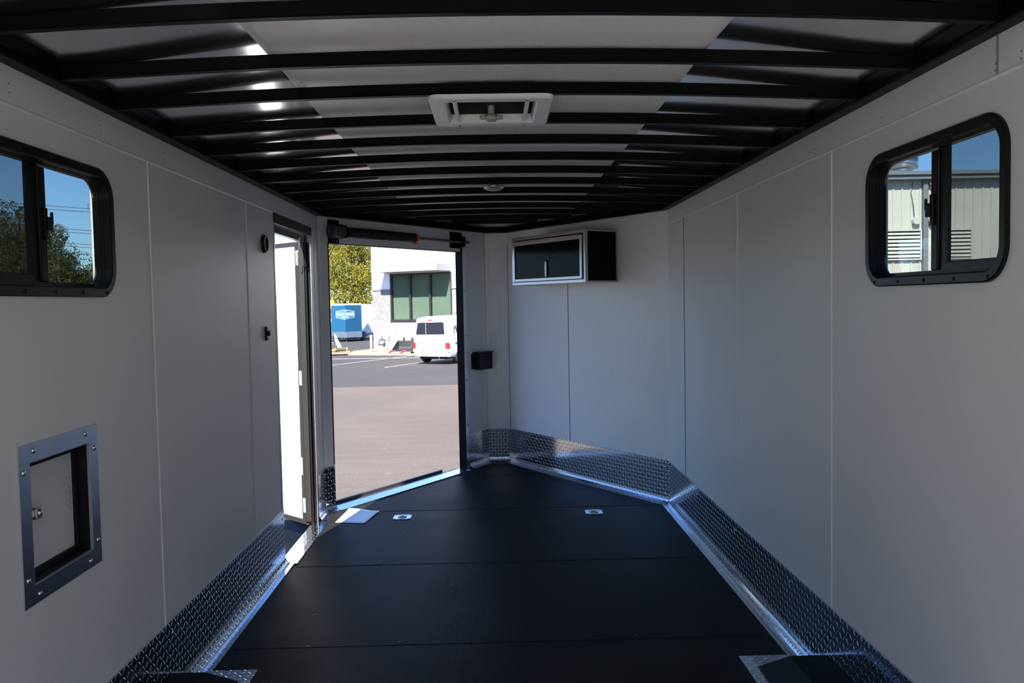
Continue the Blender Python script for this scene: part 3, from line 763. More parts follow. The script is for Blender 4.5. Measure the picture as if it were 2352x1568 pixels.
# counterbalance spring over the ramp door
zS, nS = 2.022, .085
cb = thing('counterbalance_spring', FVL @ Vector((.85, zS, nS)), 'black counterbalance spring with cable drum on a shaft above the ramp door', 'spring')
b = MB(FVL); b.cyl((.03, zS, nS), (1.72, zS, nS), .0125, 14); b.build('shaft', 'shaft', cb)
b = MB(FVL); b.lathe((.055, zS, nS), (1, 0, 0), [(.012, 0), (.056, 0), (.056, .006), (.047, .010), (.044, .02), (.044, .075), (.047, .085), (.053, .09), (.053, .097), (.02, .10), (.02, .14), (.012, .14)], 30); b.build('cable_drum', 'drum', cb)
b = MB(FVL); n = 640
b.tube([(.21 + .77 * i / n, zS + .031 * math.cos(i * 2 * math.pi / 16), nS + .031 * math.sin(i * 2 * math.pi / 16)) for i in range(n + 1)], .0075, 5)
b.cyl((.20, zS, nS), (.98, zS, nS), .028, 16); b.build('coil', 'spring', cb)
b = MB(FVL); b.lathe((.965, zS, nS), (1, 0, 0), [(.034, 0), (.040, .004), (.040, .022), (.030, .032), (.022, .055), (.013, .055)], 24); b.build('winding_cone', 'orange', cb)
b = MB(FVL); b.box((.97, zS - .050, nS - .012), (1.005, zS - .036, nS + .004)); b.build('orange_tab', 'orange', cb)
for u in (.165, 1.61): 
    b = MB(FVL); b.box((u, zS - .045, .012), (u + .012, zS + .045, nS + .035), .003); b.cyl((u - .008, zS, nS), (u + .02, zS, nS), .026, 16); b.build('bearing_bracket', 'black', cb)
b = MB(FVL); b.tube([(.125, zS - .045, .08), (.125, 1.80, -.05), (.125, .55, -.92)], .0025, 6); b.build('lift_cable', 'shaft', cb)

# ------------------------------------------------------------------ junction box right of the ramp door
jb = thing('junction_box', FVL @ Vector((1.94, .885, 0)), 'small black box on the nose wall right of the ramp door', 'box')
b = MB(FVL); b.box((1.865, .885, .0), (2.055, 1.035, .085), .006); b.build('body', 'black_pl', jb)
b = MB(FVL); b.box((1.858, 1.035, .0), (2.062, 1.046, .095), .003); b.build('lid', 'black_pl', jb)
b = MB(FVL); b.box((1.835, .895, 0), (1.868, 1.03, .006)); b.build('flange', 'black_pl', jb)
dots(FVL, [(1.85, .92), (1.85, 1.005)], jb, 'screw', .005, .003, n0=.006)

# ------------------------------------------------------------------ hanging cabinet on the right nose wall
c0, c1, z0, z1, dp = .531, 1.50, 1.632, 2.03, .325
cab = thing('wall_cabinet', FVR @ Vector(((c0 + c1) / 2, z0, 0)), 'black and aluminium wall cabinet hanging on the slanted right nose wall', 'cabinet')
b = MB(FVR); b.box((c0 + .012, z0 + .010, .001), (c1 - .012, z1 - .010, dp - .02)); b.build('body', 'cab_matt', cab)
b = MB(FVR); b.box((c0 + .03, z0 + .004, .02), (c1 - .03, z0 + .010, dp - .04)); b.build('bottom_panel', 'alu', cab)
def bars(lst, name, m, parent, bev=.002):
    for a, c in lst: bm = MB(FVR); bm.box(a, c, bev); o = bm.build(name, m, parent)
    return o
e = .024
bars([((c0, z0, dp - e), (c0 + e, z1, dp)), ((c1 - e, z0, dp - e), (c1, z1, dp)), ((c0 + e, z0, dp - e), (c1 - e, z0 + e, dp)), ((c0 + e, z1 - e, dp - e), (c1 - e, z1, dp))], 'front_frame', 'cab_frame', cab)
bars([((c0, z0, .0), (c0 + .012, z0 + .013, dp - e)), ((c0, z1 - .013, 0), (c0 + .012, z1, dp - e)), ((c0, z0 + .012, 0), (c0 + .012, z1 - .012, .012)), ((c0, z0 + .012, dp - e - .002), (c0 + .012, z1 - .012, dp - e)), ((c1 - .012, z0, .0), (c1, z0 + e, dp - e)), ((c1 - .012, z1 - e, 0), (c1, z1, dp - e))], 'side_edging', 'alu_edge', cab)
dz1 = z1 - e - .012
cd = bars([((c0 + e + .012, z0 + e + .010, dp - .006), (c1 - e - .012, dz1, dp + .004))], 'door', 'cab_black', cab, .001)
bars([((c0 + e + .006, z0 + e + .004, dp - .002), (c0 + e + .030, dz1, dp + .012)), ((c1 - e - .030, z0 + e + .004, dp - .002), (c1 - e - .006, dz1, dp + .012)), ((c0 + e + .03, z0 + e + .004, dp - .002), (c1 - e - .03, z0 + e + .026, dp + .012)), ((c0 + e + .03, dz1 - .034, dp - .002), (c1 - e - .03, dz1, dp + .014))], 'door_frame', 'cab_frame', cd)
hb = bars([((1.00, z0 + .060, dp + .004), (1.022, z0 + .185, dp + .010))], 'handle', 'alu_br', cd, .003)
b = MB(FVR); b.rring((.996, z0 + .058, 1.026, z0 + .187), .012, [(0, dp + .004), (0, dp + .016), (.005, dp + .018), (.008, dp + .012), (.008, dp + .004)], 4); b.build('handle_rim', 'screw', hb)
dots(FVR, [(c0 + .012, z) for z in (z0 + .08, z1 - .08)], cab, 'screw', .004, .003, n0=dp)

# ------------------------------------------------------------------ roof vent, dome light
vent = thing('roof_vent', (0, 2.925, 2.15), 'white framed roof vent with smoked lid in the ceiling', 'roof vent')
FV = frame((0, 2.918, 2.168), (1, 0, 0), (0, 1, 0), (0, 0, -1))
b = MB(FV); b.rring((-.205, -.213, .205, .213), .035, [(0, .0), (0, .010), (.006, .015), (.050, .015), (.056, .010), (.060, -.018), (.052, -.020), (.048, .0)], 8); fr = b.build('garnish', 'white_pl', vent)
b = MB(FV); b.rring((-.150, -.150, .150, .150), .012, [(0, -.016), (0, -.104), (.005, -.104), (.005, -.016)], 4); b.build('collar', 'vent_glass', vent)
b = MB(FV); b.box((-.146, -.146, -.110), (.146, .146, -.104)); b.build('lid', 'vent_glass', vent)
for sx in (-1, 1):
    b = MB(FV); b.box((sx * .128, -.150, -.004), (sx * .114, .150, .013), .003); b.build('slide_rail', 'white_pl', vent)
b = MB(FV); b.box((-.012, -.13, -.098), (.012, .10, -.088)); b.box((-.02, .04, -.09), (.02, .10, -.03)); arm = b.build('lift_arm', 'rubber', vent)
b = MB(FV); b.cyl((0, .085, -.04), (0, .085, .004), .012, 12); b.lathe((0, .085, .0), (0, 0, 1), [(.0, .022), (.018, .022), (.024, .014), (.022, .002), (.0, .0)], 18); b.box((-.042, .075, .004), (.042, .097, .016), .005); b.build('crank_knob', 'grey_pl', vent)
dots(FV, [(-.12, -.19), (.12, -.19), (-.12, .19), (.12, .19)], fr, 'screw', .007, .006, n0=.014)
b = MB(FV)
for j in range(3): b.box((-.10, -.06 + .03 * j, -.1035), (-.045 - .006 * j, -.048 + .03 * j, -.103))
b.build('moulded_print', 'grey_pl', vent)
dl = thing('dome_light', (.008, 4.885, 2.14), 'small round unlit dome light between the far roof bows', 'light')
b = MB(); b.lathe((.008, 4.875, 2.172), (0, 0, -1), [(.0, -.0), (.060, 0), (.060, .008), (.056, .014), (.050, .014)], 28); b.box((-.02, 4.78, 2.172), (.035, 4.93, 2.186)); b.build('rim', 'alu', dl)
b = MB(); b.lathe((.008, 4.875, 2.172), (0, 0, -1), [(.051, .012), (.044, .022), (.02, .027), (0, .028)], 28); b.build('lens', 'grey_pl', dl)

# ------------------------------------------------------------------ floor fittings
def d_ring(x, y, label):
    t = thing('tie_down_ring', (x, y, 0), label, 'tie-down ring', 'recessed tie-down rings in the floor')
    F = frame((x, y, 0), (1, 0, 0), (0, 1, 0), (0, 0, 1))
    b = MB(F); b.rring((-.062, -.060, .062, .060), .022, [(0, .0004), (0, .003), (.003, .005), (.026, .004), (.032, .002), (.036, -.010), (.03, -.010)], 5); b.build('plate', 'zinc', t)
    b = MB(F); b.add([(x_, y_, -.008) for x_, y_ in rrect((-.028, -.026, .028, .026), .01, 0, 4)], [list(range(20))]); b.build('cup', 'black', t)
    b = MB(F); r = rrect((-.022, -.022, .022, .016), .012, 0, 5); r = r + [r[0]]; b.tube([(a, c, .006) for a, c in r], .0042, 8); b.build('ring', 'zinc', t)
    dots(F, [(sx * .048, sy * .046) for sx in (-1, 1) for sy in (-1, 1)], t, 'screw', .006, .0025, 'bolt', n0=.004)
for p in ((-.69, 5.745), (.675, 5.748)):
    pass
d_ring(-.675, 5.745, 'recessed zinc tie-down ring in the floor near the paper sheet')
d_ring(.672, 5.76, 'recessed zinc tie-down ring in the floor toward the right wall')

# sheet of paper
px = [(-1.125, 5.647), (-.916, 5.606), (-.858, 5.918), (-1.092, 6.003)]
bm = MB(); n = 10; vs = []
for i in range(n + 1):
    for j in range(n + 1):
        a, c = i / n, j / n
        p = Vector((*px[0], 0)) * (1 - a) * (1 - c) + Vector((*px[1], 0)) * a * (1 - c) + Vector((*px[2], 0)) * a * c + Vector((*px[3], 0)) * (1 - a) * c
        p.z = .003 + .006 * abs(math.sin(3.0 * a + 1.0)) * c + .010 * max(0, c - .8) * 3 * (1 - a)
        vs.append(p)
fs = [(i * (n + 1) + j, (i + 1) * (n + 1) + j, (i + 1) * (n + 1) + j + 1, i * (n + 1) + j + 1) for i in range(n) for j in range(n)]
b = MB(); b.add(vs, fs, smooth=True); o = b.build('paper_sheet', 'paper', base=(-1.0, 5.8, 0))
md = o.modifiers.new('thick', 'SOLIDIFY'); md.thickness = .0008; md.offset = 1
tag(o, 'white sheet of paper lying half in sunlight by the ramp door', 'paper')

# wheel boxes at the near floor corners
for sx, lab, xin in ((1, 'black wheel box on a tread plate base against the right wall', .985), (-1, 'black wheel box on a tread plate base against the left wall', 1.003)):
    t = thing('wheel_box', (sx * 1.1, 2.5, 0), lab, 'wheel box')
    F = frame((0, 0, 0), (sx, 0, 0), (0, 1, 0), (0, 0, 1))
    b = MB(F); b.box((xin, 1.43, .0005), (W - .058, 3.352, .006)); b.build('base_plate', 'dia', t, uvbox=True)
    x0, x1 = xin + .048, W - .008
    b = MB(F); b.box((xin, 1.31, .0005), (W - .058, 1.428, .006)); b.build('end_strip', 'strip_alu', t)
    lo = [(x0, 1.46), (x1, 1.46), (x1, 3.25), (x0, 3.25)]; hi_ = [(x0 + .07, 1.60), (x1, 1.60), (x1, 3.08), (x0 + .07, 3.08)]
    b = MB(F); b.add([(a, c, .0055) for a, c in lo] + [(a, c, .122) for a, c in hi_], [(0, 1, 5, 4), (1, 2, 6, 5), (2, 3, 7, 6), (3, 0, 4, 7), (4, 5, 6, 7)]); b.build('cover', 'cab_matt', t)

# black step below the side door
st = thing('entry_step', (-W - .35, 5.5, -.22), 'black step just outside the side doorway', 'step')
b = MB(); b.box((-W - .62, 4.72, -.19), (-W - .07, 6.35, -.155), .004); b.build('tread', 'cab_matt', st)
for y in (4.9, 5.5, 6.2): b = MB(); b.box((-W - .60, y, -.23), (-W - .06, y + .03, -.19)); b.build('bracket', 'black', st)
# added rear ramp, unseen behind the camera, bouncing warm sunlight inside
d3 = thing('bounce_ramp', (0, YR - 1.2, gz(YR - 2.4)), kind='structure'); d3['label'] = 'added pale ramp, unseen behind the camera, bouncing sunlight into the trailer'
rq = [(YR - .02, -.03), (YR - 2.25, gz(YR - 2.25) + .06), (YR - 2.25, gz(YR - 2.25) + .01), (YR - .02, -.09)]
b = MB(); b.add([(-W + .03, y, z) for y, z in rq] + [(W - .03, y, z) for y, z in rq], [(0, 1, 2, 3), (4, 5, 6, 7), (0, 1, 5, 4), (1, 2, 6, 5), (2, 3, 7, 6), (3, 0, 4, 7)]); b.build('ramp_panel', 'ply', d3)
b = MB(); b.add([(x, y, gz(y) + z) for x, y in ((-24, -22), (.6, -22), (.6, -.9), (-24, -.9)) for z in (-.05, .008)], [(1, 3, 5, 7), (0, 2, 4, 6), (0, 1, 3, 2), (2, 3, 5, 4), (4, 5, 7, 6), (6, 7, 1, 0)])
struct(b.build('bounce_apron', 'concrete'), 'added pale concrete slab, unseen behind the trailer, bouncing light inside')  # slab added out of view; its pale warm colour bounces sunlight inside
b = MB(); b.box((-40, -34, gz(-24) - .1), (40, -24, 9.0)); b.box((-40.2, -34.2, 9.0), (40.2, -23.8, 9.4)); b.box((-12, -24.05, gz(-24)), (-8, -23.95, 2.8)); b.box((4, -24.05, gz(-24)), (8, -23.95, 2.8))
struct(b.build('sky_blocker', 'siding'), 'added long building block, unseen behind the camera, shutting out low sky')  # block added out of view to keep low blue sky off the walls

# ------------------------------------------------------------------ outdoors
g = MB(); g.add([(-160, -60, gz(-60)), (160, -60, gz(-60)), (160, 260, gz(260)), (-160, 260, gz(260))], [(0, 1, 2, 3)])
ground = struct(g.build('ground', 'asphalt'), 'asphalt parking lot outside the trailer')
# painted parking lines
def stripe(p, q, wd, label):
    a, c = Vector((*p, 0)), Vector((*q, 0)); d = (c - a).normalized(); s = Vector((-d.y, d.x, 0)) * wd / 2
    b = MB(); v = [a - s, c - s, c + s, a + s]; b.add([(p_.x, p_.y, gz(p_.y) + .012) for p_ in v] + [(p_.x, p_.y, gz(p_.y) - .01) for p_ in v], [(0, 1, 2, 3), (4, 5, 6, 7), (0, 1, 5, 4), (1, 2, 6, 5), (2, 3, 7, 6), (3, 0, 4, 7)])
    o = b.build('parking_line', 'line'); tag(o, label, 'parking line', 'white parking lines', 'structure')
stripe((-8.6, 30.6), (-4.2, 41.6), .12, 'long white parking line slanting across the lot left of the van')
stripe((-4.35, 32.8), (-1.9, 38.8), .12, 'white parking line running under the white van')
stripe((-9.6, 40.2), (-.5, 39.2), .12, 'white line along the far edge of the parking lot')
# gravel bed along the building
b = MB(); gp = [(-7.75, 43.5), (-1.0, 40.9), (2.0, 45.0), (-7.2, 50.1), (-8.2, 47.5)]
b.add([(x, y, gz(y) + .0) for x, y in gp] + [(x * .985 - .06, y + .12, gz(y) + .05) for x, y in gp], [(5, 6, 7, 8, 9)] + [(i, (i + 1) % 5, 5 + (i + 1) % 5, 5 + i) for i in range(5)])
tag(b.build('gravel_bed', 'gravel', base=(-4, 45, gz(45))), 'tan gravel bed in front of the far building', 'gravel', kind='stuff')

# the building with the shaded window
B0 = Vector((-7.33, 50.2, 0)); bu = Vector((.866, -.5, 0)); bn = Vector((-.5, -.866, 0))
FB = frame(B0, bu, (0, 0, 1), bn)
bl = thing('commercial_building', FB @ Vector((10, -1.3, 0)), 'white and grey commercial building with a shaded dark window, seen through the ramp door', 'building')
WX0, WX1, WZ0, WZ1 = 1.33, 5.70, .47, 3.28
for nm, m, a, c, holes in (('upper_wall', 'stucco', 2.33, 7.6, True), ('block_wall', 'splitface', .46, 2.33, True), ('base_wall', 'greyband', -1.6, .46, False)):
    b = MB(FB); off = .0 if nm != 'base_wall' else .03
    if nm == 'base_wall': b.box((0, a, -12), (24, c, off))
    else:
        hi_z = min(c, WZ1)
        b.box((0, a, -12), (WX0, c, 0)); b.box((WX1, a, -12), (24, c, 0))
        if c > WZ1: b.box((WX0, WZ1, -12), (WX1, c, 0))
        b.box((WX0, max(a, WZ0), -12), (WX1, hi_z, -1.6))
    b.build(nm, m, bl)
b = MB(FB); b.box((-.02, 2.33, .0), (.10, 7.6, .03)); b.build('corner_trim', 'canopy', bl)
for a, c in ((0, WX0), (WX1, 24)): b = MB(FB); b.box((a, 2.31, 0), (c, 2.37, .05)); b.build('ledge_trim', 'canopy', bl)
b = MB(FB); b.box((1.02, 3.33, .0), (5.64, 3.70, 1.40)); cn = b.build('canopy', 'canopy', bl)
b = MB(FB)
for i in range(34): b.box((1.06 + i * .136, 3.70, 1.36), (1.13 + i * .136, 3.722, 1.40))
b.build('canopy_edge', 'jamb', cn)
b = MB(FB)
for a, c in (((WX0, WZ0), (WX0 + .10, WZ1)), ((WX1 - .09, WZ0), (WX1, WZ1)), ((WX0, WZ0), (WX1, WZ0 + .09)), ((WX0, WZ1 - .10), (WX1, WZ1)), ((2.70, WZ0), (2.80, WZ1)), ((4.12, WZ0), (4.22, WZ1))): b.box((*a, -.12), (*c, .02))
b.box((WX0, WZ0 - .06, -.02), (WX1, WZ0, .06))
wf = b.build('window_frame', 'winframe', bl)
def thin_glass(name, tr, k):
    m = bpy.data.materials.new(name); m.use_nodes = True; n, l = m.node_tree.nodes, m.node_tree.links
    n.remove(n['Principled BSDF']); t_ = n.new('ShaderNodeBsdfTransparent'); t_.inputs[0].default_value = (*tr, 1)
    gl = n.new('ShaderNodeBsdfGlossy'); gl.inputs['Roughness'].default_value = .02; mx = n.new('ShaderNodeMixShader'); mx.inputs[0].default_value = k; l.new(t_.outputs[0], mx.inputs[1]); l.new(gl.outputs[0], mx.inputs[2]); l.new(mx.outputs[0], n['Material Output'].inputs[0]); return m
M['bglass'] = thin_glass('green_window_glass', (.80, .86, .82), .07)
M['blind'] = mat('pale_green_blind', (.24, .27, .235), .7, vary=.08, vscale=2)
for a, c in ((WX0 + .1, 2.70), (2.80, 4.12), (4.22, WX1 - .09)):
    b = MB(FB); b.box((a, WZ0 + .09, -.08), (c, WZ1 - .10, -.07)); b.build('glass_pane', 'bglass', wf)
    b = MB(FB); b.box((a, WZ0 + .09, -.20), (c, WZ1 - .10, -.17)); b.build('window_blind', 'blind', wf)

# meter, pipes and objects along the building
def tagged(b, name, m, base, label, cat, group=None): return tag(b.build(name, m, base=base), label, cat, group)
t = thing('gas_meter', (-5.5, 45.3, gz(45.3)), 'pale gas meter with upright tank beside the second bollard', 'gas meter')
zb = gz(45.3) + .03
b = MB(); b.lathe((-5.62, 45.3, zb), (0, 0, 1), [(0, 0), (.15, 0), (.17, .06), (.17, .40), (.13, .50), (.07, .52), (.07, .66), (0, .66)], 20); b.build('tank', 'gasgrey', t)
b = MB(); b.box((-5.46, 45.2, zb + .02), (-5.28, 45.4, zb + .36), .03); b.build('meter_body', 'pipe', t)
b = MB(); b.tube([(-5.40, 45.3, zb + .36), (-5.40, 45.3, zb + .62), (-5.1, 45.35, zb + .62), (-4.75, 45.4, zb + .60), (-4.75, 45.4, zb + .3)], .02, 8); b.build('pipe', 'gasgrey', t)
b = MB(); b.cyl((-4.75, 45.4, zb), (-4.75, 45.4, zb + .62), .07, 14); b.build('regulator', 'teal', t)
t = thing('pipe_rack', (-6.2, 48.4, gz(48)), 'grey pipe bracket on the building wall between the bollards', 'pipe')
b = MB(FB); b.tube([(.50, -.58, .05), (.50, -.58, .42), (.92, -.58, .42), (.92, -.58, .05)], .03, 8); b.tube([(.62, -.42, .04), (.62, -.42, .30), (1.22, -.42, .30), (1.22, -.42, .04)], .022, 8); b.build('pipe', 'gasgrey', t)
b = MB(FB); b.box((.84, -.66, .36), (1.0, -.50, .48), .02); b.build('valve', 'pipe', t)
for (x, y, lab) in ((-6.82, 45.7, 'left of the two cream bollards, on the gravel bed'), (-6.02, 46.2, 'right of the two cream bollards, beside the gas meter')):
    b = MB(); b.lathe((x, y, gz(y) - .02), (0, 0, 1), [(.0, 0), (.065, 0), (.065, .98), (.045, 1.01), (0, 1.02)], 16); tagged(b, 'bollard', 'cream', (x, y, gz(y)), lab, 'bollard', 'cream bollards by the far building')

def pallet(x, y, w_, d_, ry, label, lift=.05):
    z_ = gz(y) + lift
    t = thing('pallet', (x, y, z_), label, 'pallet', 'wooden pallets outside')
    F = Matrix.Translation((x, y, z_)) @ Matrix.Rotation(ry, 4, 'Z')
    b = MB(F)
    for i in range(6): b.box((-w_ / 2 + i * w_ / 6 + .012, -d_ / 2, .105), (-w_ / 2 + (i + 1) * w_ / 6 - .012, d_ / 2, .125))
    b.build('deck_boards', 'wood', t)
    b = MB(F)
    for i in (-1, 0, 1): b.box((-w_ / 2, i * (d_ / 2 - .05) - .03, .02), (w_ / 2, i * (d_ / 2 - .05) + .03, .105))
    for i in (-1, 1): b.box((i * (w_ / 2 - .06) - .05, -d_ / 2, 0), (i * (w_ / 2 - .06) + .05, d_ / 2, .02))
    b.build('stringers', 'wood', t)
    return F
def bucket(F, w_, h_, d_, z, label, group=None):
    t = thing('loader_bucket', F @ Vector((0, 0, z)), label, 'loader bucket', group)
    b = MB(F); prof = [(-d_ * .5, .0), (-d_ * .62, .03), (-d_ * .1, .02), (d_ * .42, .05), (d_ * .5, .30 * h_ + .05), (d_ * .46, h_), (d_ * .40, h_), (d_ * .43, .32 * h_ + .06), (d_ * .36, .09), (-d_ * .1, .05)]
    n = len(prof)
    b.add([(-w_ / 2, y, z + zz) for y, zz in prof] + [(w_ / 2, y, z + zz) for y, zz in prof], [(i, (i + 1) % n, n + (i + 1) % n, n + i) for i in range(n)]); b.build('shell', 'loader', t)
    for sx in (-1, 1):
        b = MB(F @ Matrix.Translation((sx * w_ / 2, 0, z)) @ Matrix(((0, 0, 1, 0), (1, 0, 0, 0), (0, 1, 0, 0), (0, 0, 0, 1))))
        b.prism([(-d_ * .62, .0), (d_ * .42, .0), (d_ * .5, .3 * h_), (d_ * .46, h_), (d_ * .30, h_)], -.015, .015); b.build('side_plate', 'loader', t)
    for sx in (-.22, .22): b = MB(F); b.box((sx * w_ - .05, d_ * .40, z + h_), (sx * w_ + .05, d_ * .52, z + h_ + .16), .02); b.build('bracket', 'loader', t)
    return t
Fp = pallet(-4.72, 43.4, 1.25, 1.0, -.45, 'light wooden pallet under the black loader bucket beside the van')
bucket(Fp, 1.15, .52, .75, .126, 'black loader bucket on a pallet between the gas meter and the white van')
for sx, lab in ((-.42, 'left red strap over the loader bucket edge'), (.30, 'right red strap over the loader bucket edge')):
    b = MB(Fp); b.tube([(sx - .25, -.60, .02), (sx - .12, -.53, .16), (sx, -.50, .165), (sx + .12, -.515, .15)], .028, 6); tagged(b, 'tie_strap', 'strap', Fp @ Vector((sx, -.5, .13)), lab, 'strap', 'red straps on the pallet')
Fq = pallet(-8.45, 44.0, 1.5, 1.1, .25, 'wooden pallet under the hydraulic attachment beside the ramp door edge')
t = thing('hydraulic_attachment', Fq @ Vector((0, 0, .126)), 'dark hydraulic attachment with brass fittings lying on the left pallet', 'attachment')
b = MB(Fq); b.box((-.70, -.40, .126), (-.30, .4, .36), .04); b.box((-.45, -.2, .30), (.05, .25, .42), .04); b.build('body', 'loader', t)
b = MB(Fq); b.cyl((-.15, -.25, .25), (.50, -.12, .25), .105, 16); b.build('motor', 'tanksteel', t)
for p_, q_ in (((.48, -.13, .25), (.60, -.10, .25)), ((-.30, -.36, .21), (-.02, -.33, .24))): b = MB(Fq); b.cyl(p_, q_, .085, 14); b.build('fitting', 'brass', t)
b = MB(Fq); b.tube([(-.4, .0, .42), (-.25, -.1, .72), (-.05, -.15, .66), (.05, -.2, .36)], .022, 8); b.build('hose', 'rubber', t)
t = thing('skid_steer', (-9.3, 46.0, gz(46)), 'grey skid steer bucket and arm half hidden by the ramp door edge', 'loader')
F = Matrix.Translation((-9.4, 46.4, gz(46.4))) @ Matrix.Rotation(.1, 4, 'Z')
b = MB(F); b.box((-.9, -.3, .05), (.45, .35, .50), .03); b.box((-.9, -.25, .62), (.40, .3, 1.02), .02); b.build('bucket', 'loader', t)
b = MB(F @ Matrix(((1, 0, 0, 0), (0, 0, 1, 0), (0, 1, 0, 0), (0, 0, 0, 1)))); b.prism([(.40, 1.05), (.50, 1.05), (.95, 0.02), (.55, .02), (.42, .4)], -.10, -.02); b.build('side_plate', 'faint', t)
b = MB(F); b.tube([(-.4, 0, 1.02), (-.15, 0, 1.55), (.05, 0, 1.98), (.22, 0, 1.78), (-.1, 0, 1.70)], .035, 8); b.build('arm', 'faint', t)
b = MB(F); b.box((-.8, -.28, .50), (.42, .3, .62), .02); b.box((-.5, .1, 1.0), (-.3, .3, 2.3)); b.build('frame', 'tanksteel', t)

# ------------------------------------------------------------------ white van
th = math.radians(30)
VF = frame((-1.78, 33.95, gz(34.2)), (math.cos(th), -math.sin(th), 0), (math.sin(th), math.cos(th), 0), (0, 0, 1))
VF = VF @ Matrix.Translation((-.95, 0, 0))
VF = frame(VF @ Vector((0, 0, 0)), (math.cos(th), -math.sin(th), 0), (math.sin(th), math.cos(th), 0), (0, 0, 1))
van = thing('delivery_van', VF @ Vector((0, 2, 0)), 'white delivery van parked outside, rear towards the camera', 'van')
def vsec(y, hw, zb_, zt, tuck, rr=.16, n=7):
    """half profile: sill up to roof, tucked in at the top"""
    pts = [(hw * .93, zb_), (hw * .985, zb_ + .10), (hw, .62), (hw * .985, 1.02)]
    top = hw - tuck
    for i in range(n + 1):
        a = math.pi / 2 * i / n; pts.append((top - rr + rr * math.cos(a), zt - rr * .8 + rr * .8 * math.sin(a)))
    pts.append((top * .4, zt + .03)); 
    full = [(x, y, z) for x, z in pts] + [(0, y, zt + .04)] + [(-x, y, z) for x, z in reversed(pts)]
    return full
secs = [(-.0, .74, .36, 1.66, .17, .10), (.015, .79, .31, 1.75, .15, .13), (.07, .825, .29, 1.80, .13, .16), (.25, .845, .28, 1.825, .12, .17), (1.2, .855, .27, 1.84, .12, .17), (2.7, .855, .27, 1.83, .13, .17), (3.3, .845, .27, 1.62, .20, .16), (3.75, .83, .27, 1.08, .10, .10), (4.3, .78, .28, .98, .10, .12), (4.45, .68, .32, .80, .10, .1)]
b = MB(VF); rows = [vsec(*s) for s in secs]; k = len(rows[0]); vs = [p for r in rows for p in r]
b.add(vs, [(i * k + j, i * k + j + 1, (i + 1) * k + j + 1, (i + 1) * k + j) for i in range(len(rows) - 1) for j in range(k - 1)], smooth=True)
b.add(rows[0], [list(range(k))]); b.add(rows[-1], [list(range(k))[::-1]])
b.add([rows[i][j] for i in range(len(rows)) for j in (0, k - 1)], [(2 * i, 2 * i + 1, 2 * i + 3, 2 * i + 2) for i in range(len(rows) - 1)])
body = b.build('body', 'vanwhite', van)
FVb = frame(VF @ Vector((0, 0, 0)), (math.cos(th), -math.sin(th), 0), (0, 0, 1), (-math.sin(th), -math.cos(th), 0))   # rear face: u right, v up, n towards us
b = MB(FVb); b.prism([(-.64, 1.15), (.64, 1.17), (.66, 1.21), (.63, 1.60), (.59, 1.635), (-.54, 1.615), (-.58, 1.58), (-.66, 1.19)], -.03, .012); wg = b.build('rear_window', 'carglass', van)
b = MB(FVb); b.box((-.20, 1.16, .012), (-.187, 1.61, .016)); b.build('window_divider', 'faint', wg)
b = MB(FVb); b.prism([(-.07, 1.69), (.09, 1.69), (.11, 1.735), (-.09, 1.735)], -.06, .012); b.build('brake_light', 'red_lens', van)
for sx in (-1, 1):
    b = MB(FVb); b.box((sx * .68, .60, -.13), (sx * .838, .86, .014), .04); tl_ = b.build('tail_light', 'red_lens', van)
    b = MB(FVb); b.box((sx * .69, .47, -.12), (sx * .832, .60, .012), .03); b.build('clear_lens', 'clear_lens', tl_)
b = MB(FVb); b.box((-.74, .30, -.16), (.74, .44, .05), .03); b.build('bumper', 'vanwhite', van)
b = MB(FVb); b.box((.10, .60, .002), (.42, .76, .012), .003); lp = b.build('licence_plate', 'plate', van)
b = MB(FVb); b.box((-.07, .775, .0), (.52, .800, .022), .006); b.build('plate_lamp_bar', 'faint', van)
FT = lambda u_, v_: FVb @ Matrix.Translation((u_, v_, .0055))
b = MB(FVb); b.rring((-.63, .845, -.53, .925), .035, [(0, .001), (0, .006), (.008, .006), (.008, .001)], 6); b.build('badge', 'faint', van)
text_mesh('rear_lettering', 'INTERSTATE', .085, FT(-.42, .74), 'ink', van, .002, .001, 1.0)
text_mesh('rear_lettering', 'BATTERIES', .085, FT(-.42, .65), 'ink', van, .002, .001, 1.0)
b = MB(FVb); R_ = lambda a: (-.42 + .30 * math.cos(a), .695 + .15 * math.sin(a))
for a0, a1 in ((25, 155), (205, 335)):
    p = [R_(math.radians(a0 + (a1 - a0) * i / 20)) for i in range(21)]; q = [(x * .9 - .042, y * .86 + .0973) for x, y in p]
    b.add([(*pp, .0045) for pp in p] + [(*qq, .0045) for qq in q], [(i, i + 1, 22 + i, 21 + i) for i in range(20)])
b.build('rear_decal', 'red_print', van)
text_mesh('plate_number', 'T4 V 2 ML', .055, FVb @ Matrix.Translation((.25, .575, .0125)), 'faint', van, .001, 0, .8) if False else None
for sx, y in ((-1, .82), (1, .82), (-1, 3.55), (1, 3.55)):
    b = MB(VF); b.lathe((sx * .66, y, .315), (sx, 0, 0), [(.20, .0), (.30, .0), (.315, .03), (.315, .15), (.29, .18), (.20, .18)], 26); wl = b.build('wheel', 'tyre', van)
    b = MB(VF); b.lathe((sx * .66, y, .315), (sx, 0, 0), [(.205, .165), (.15, .14), (.05, .16), (0, .16)], 20); b.build('rim', 'chrome', wl)
b = MB(VF); b.box((-.6, .15, .20), (.6, 3.9, .30)); b.build('underbody', 'rubber', van)
b = MB(VF); b.cyl((.36, .06, .25), (.36, .4, .27), .03, 12); b.build('exhaust', 'chrome', van)
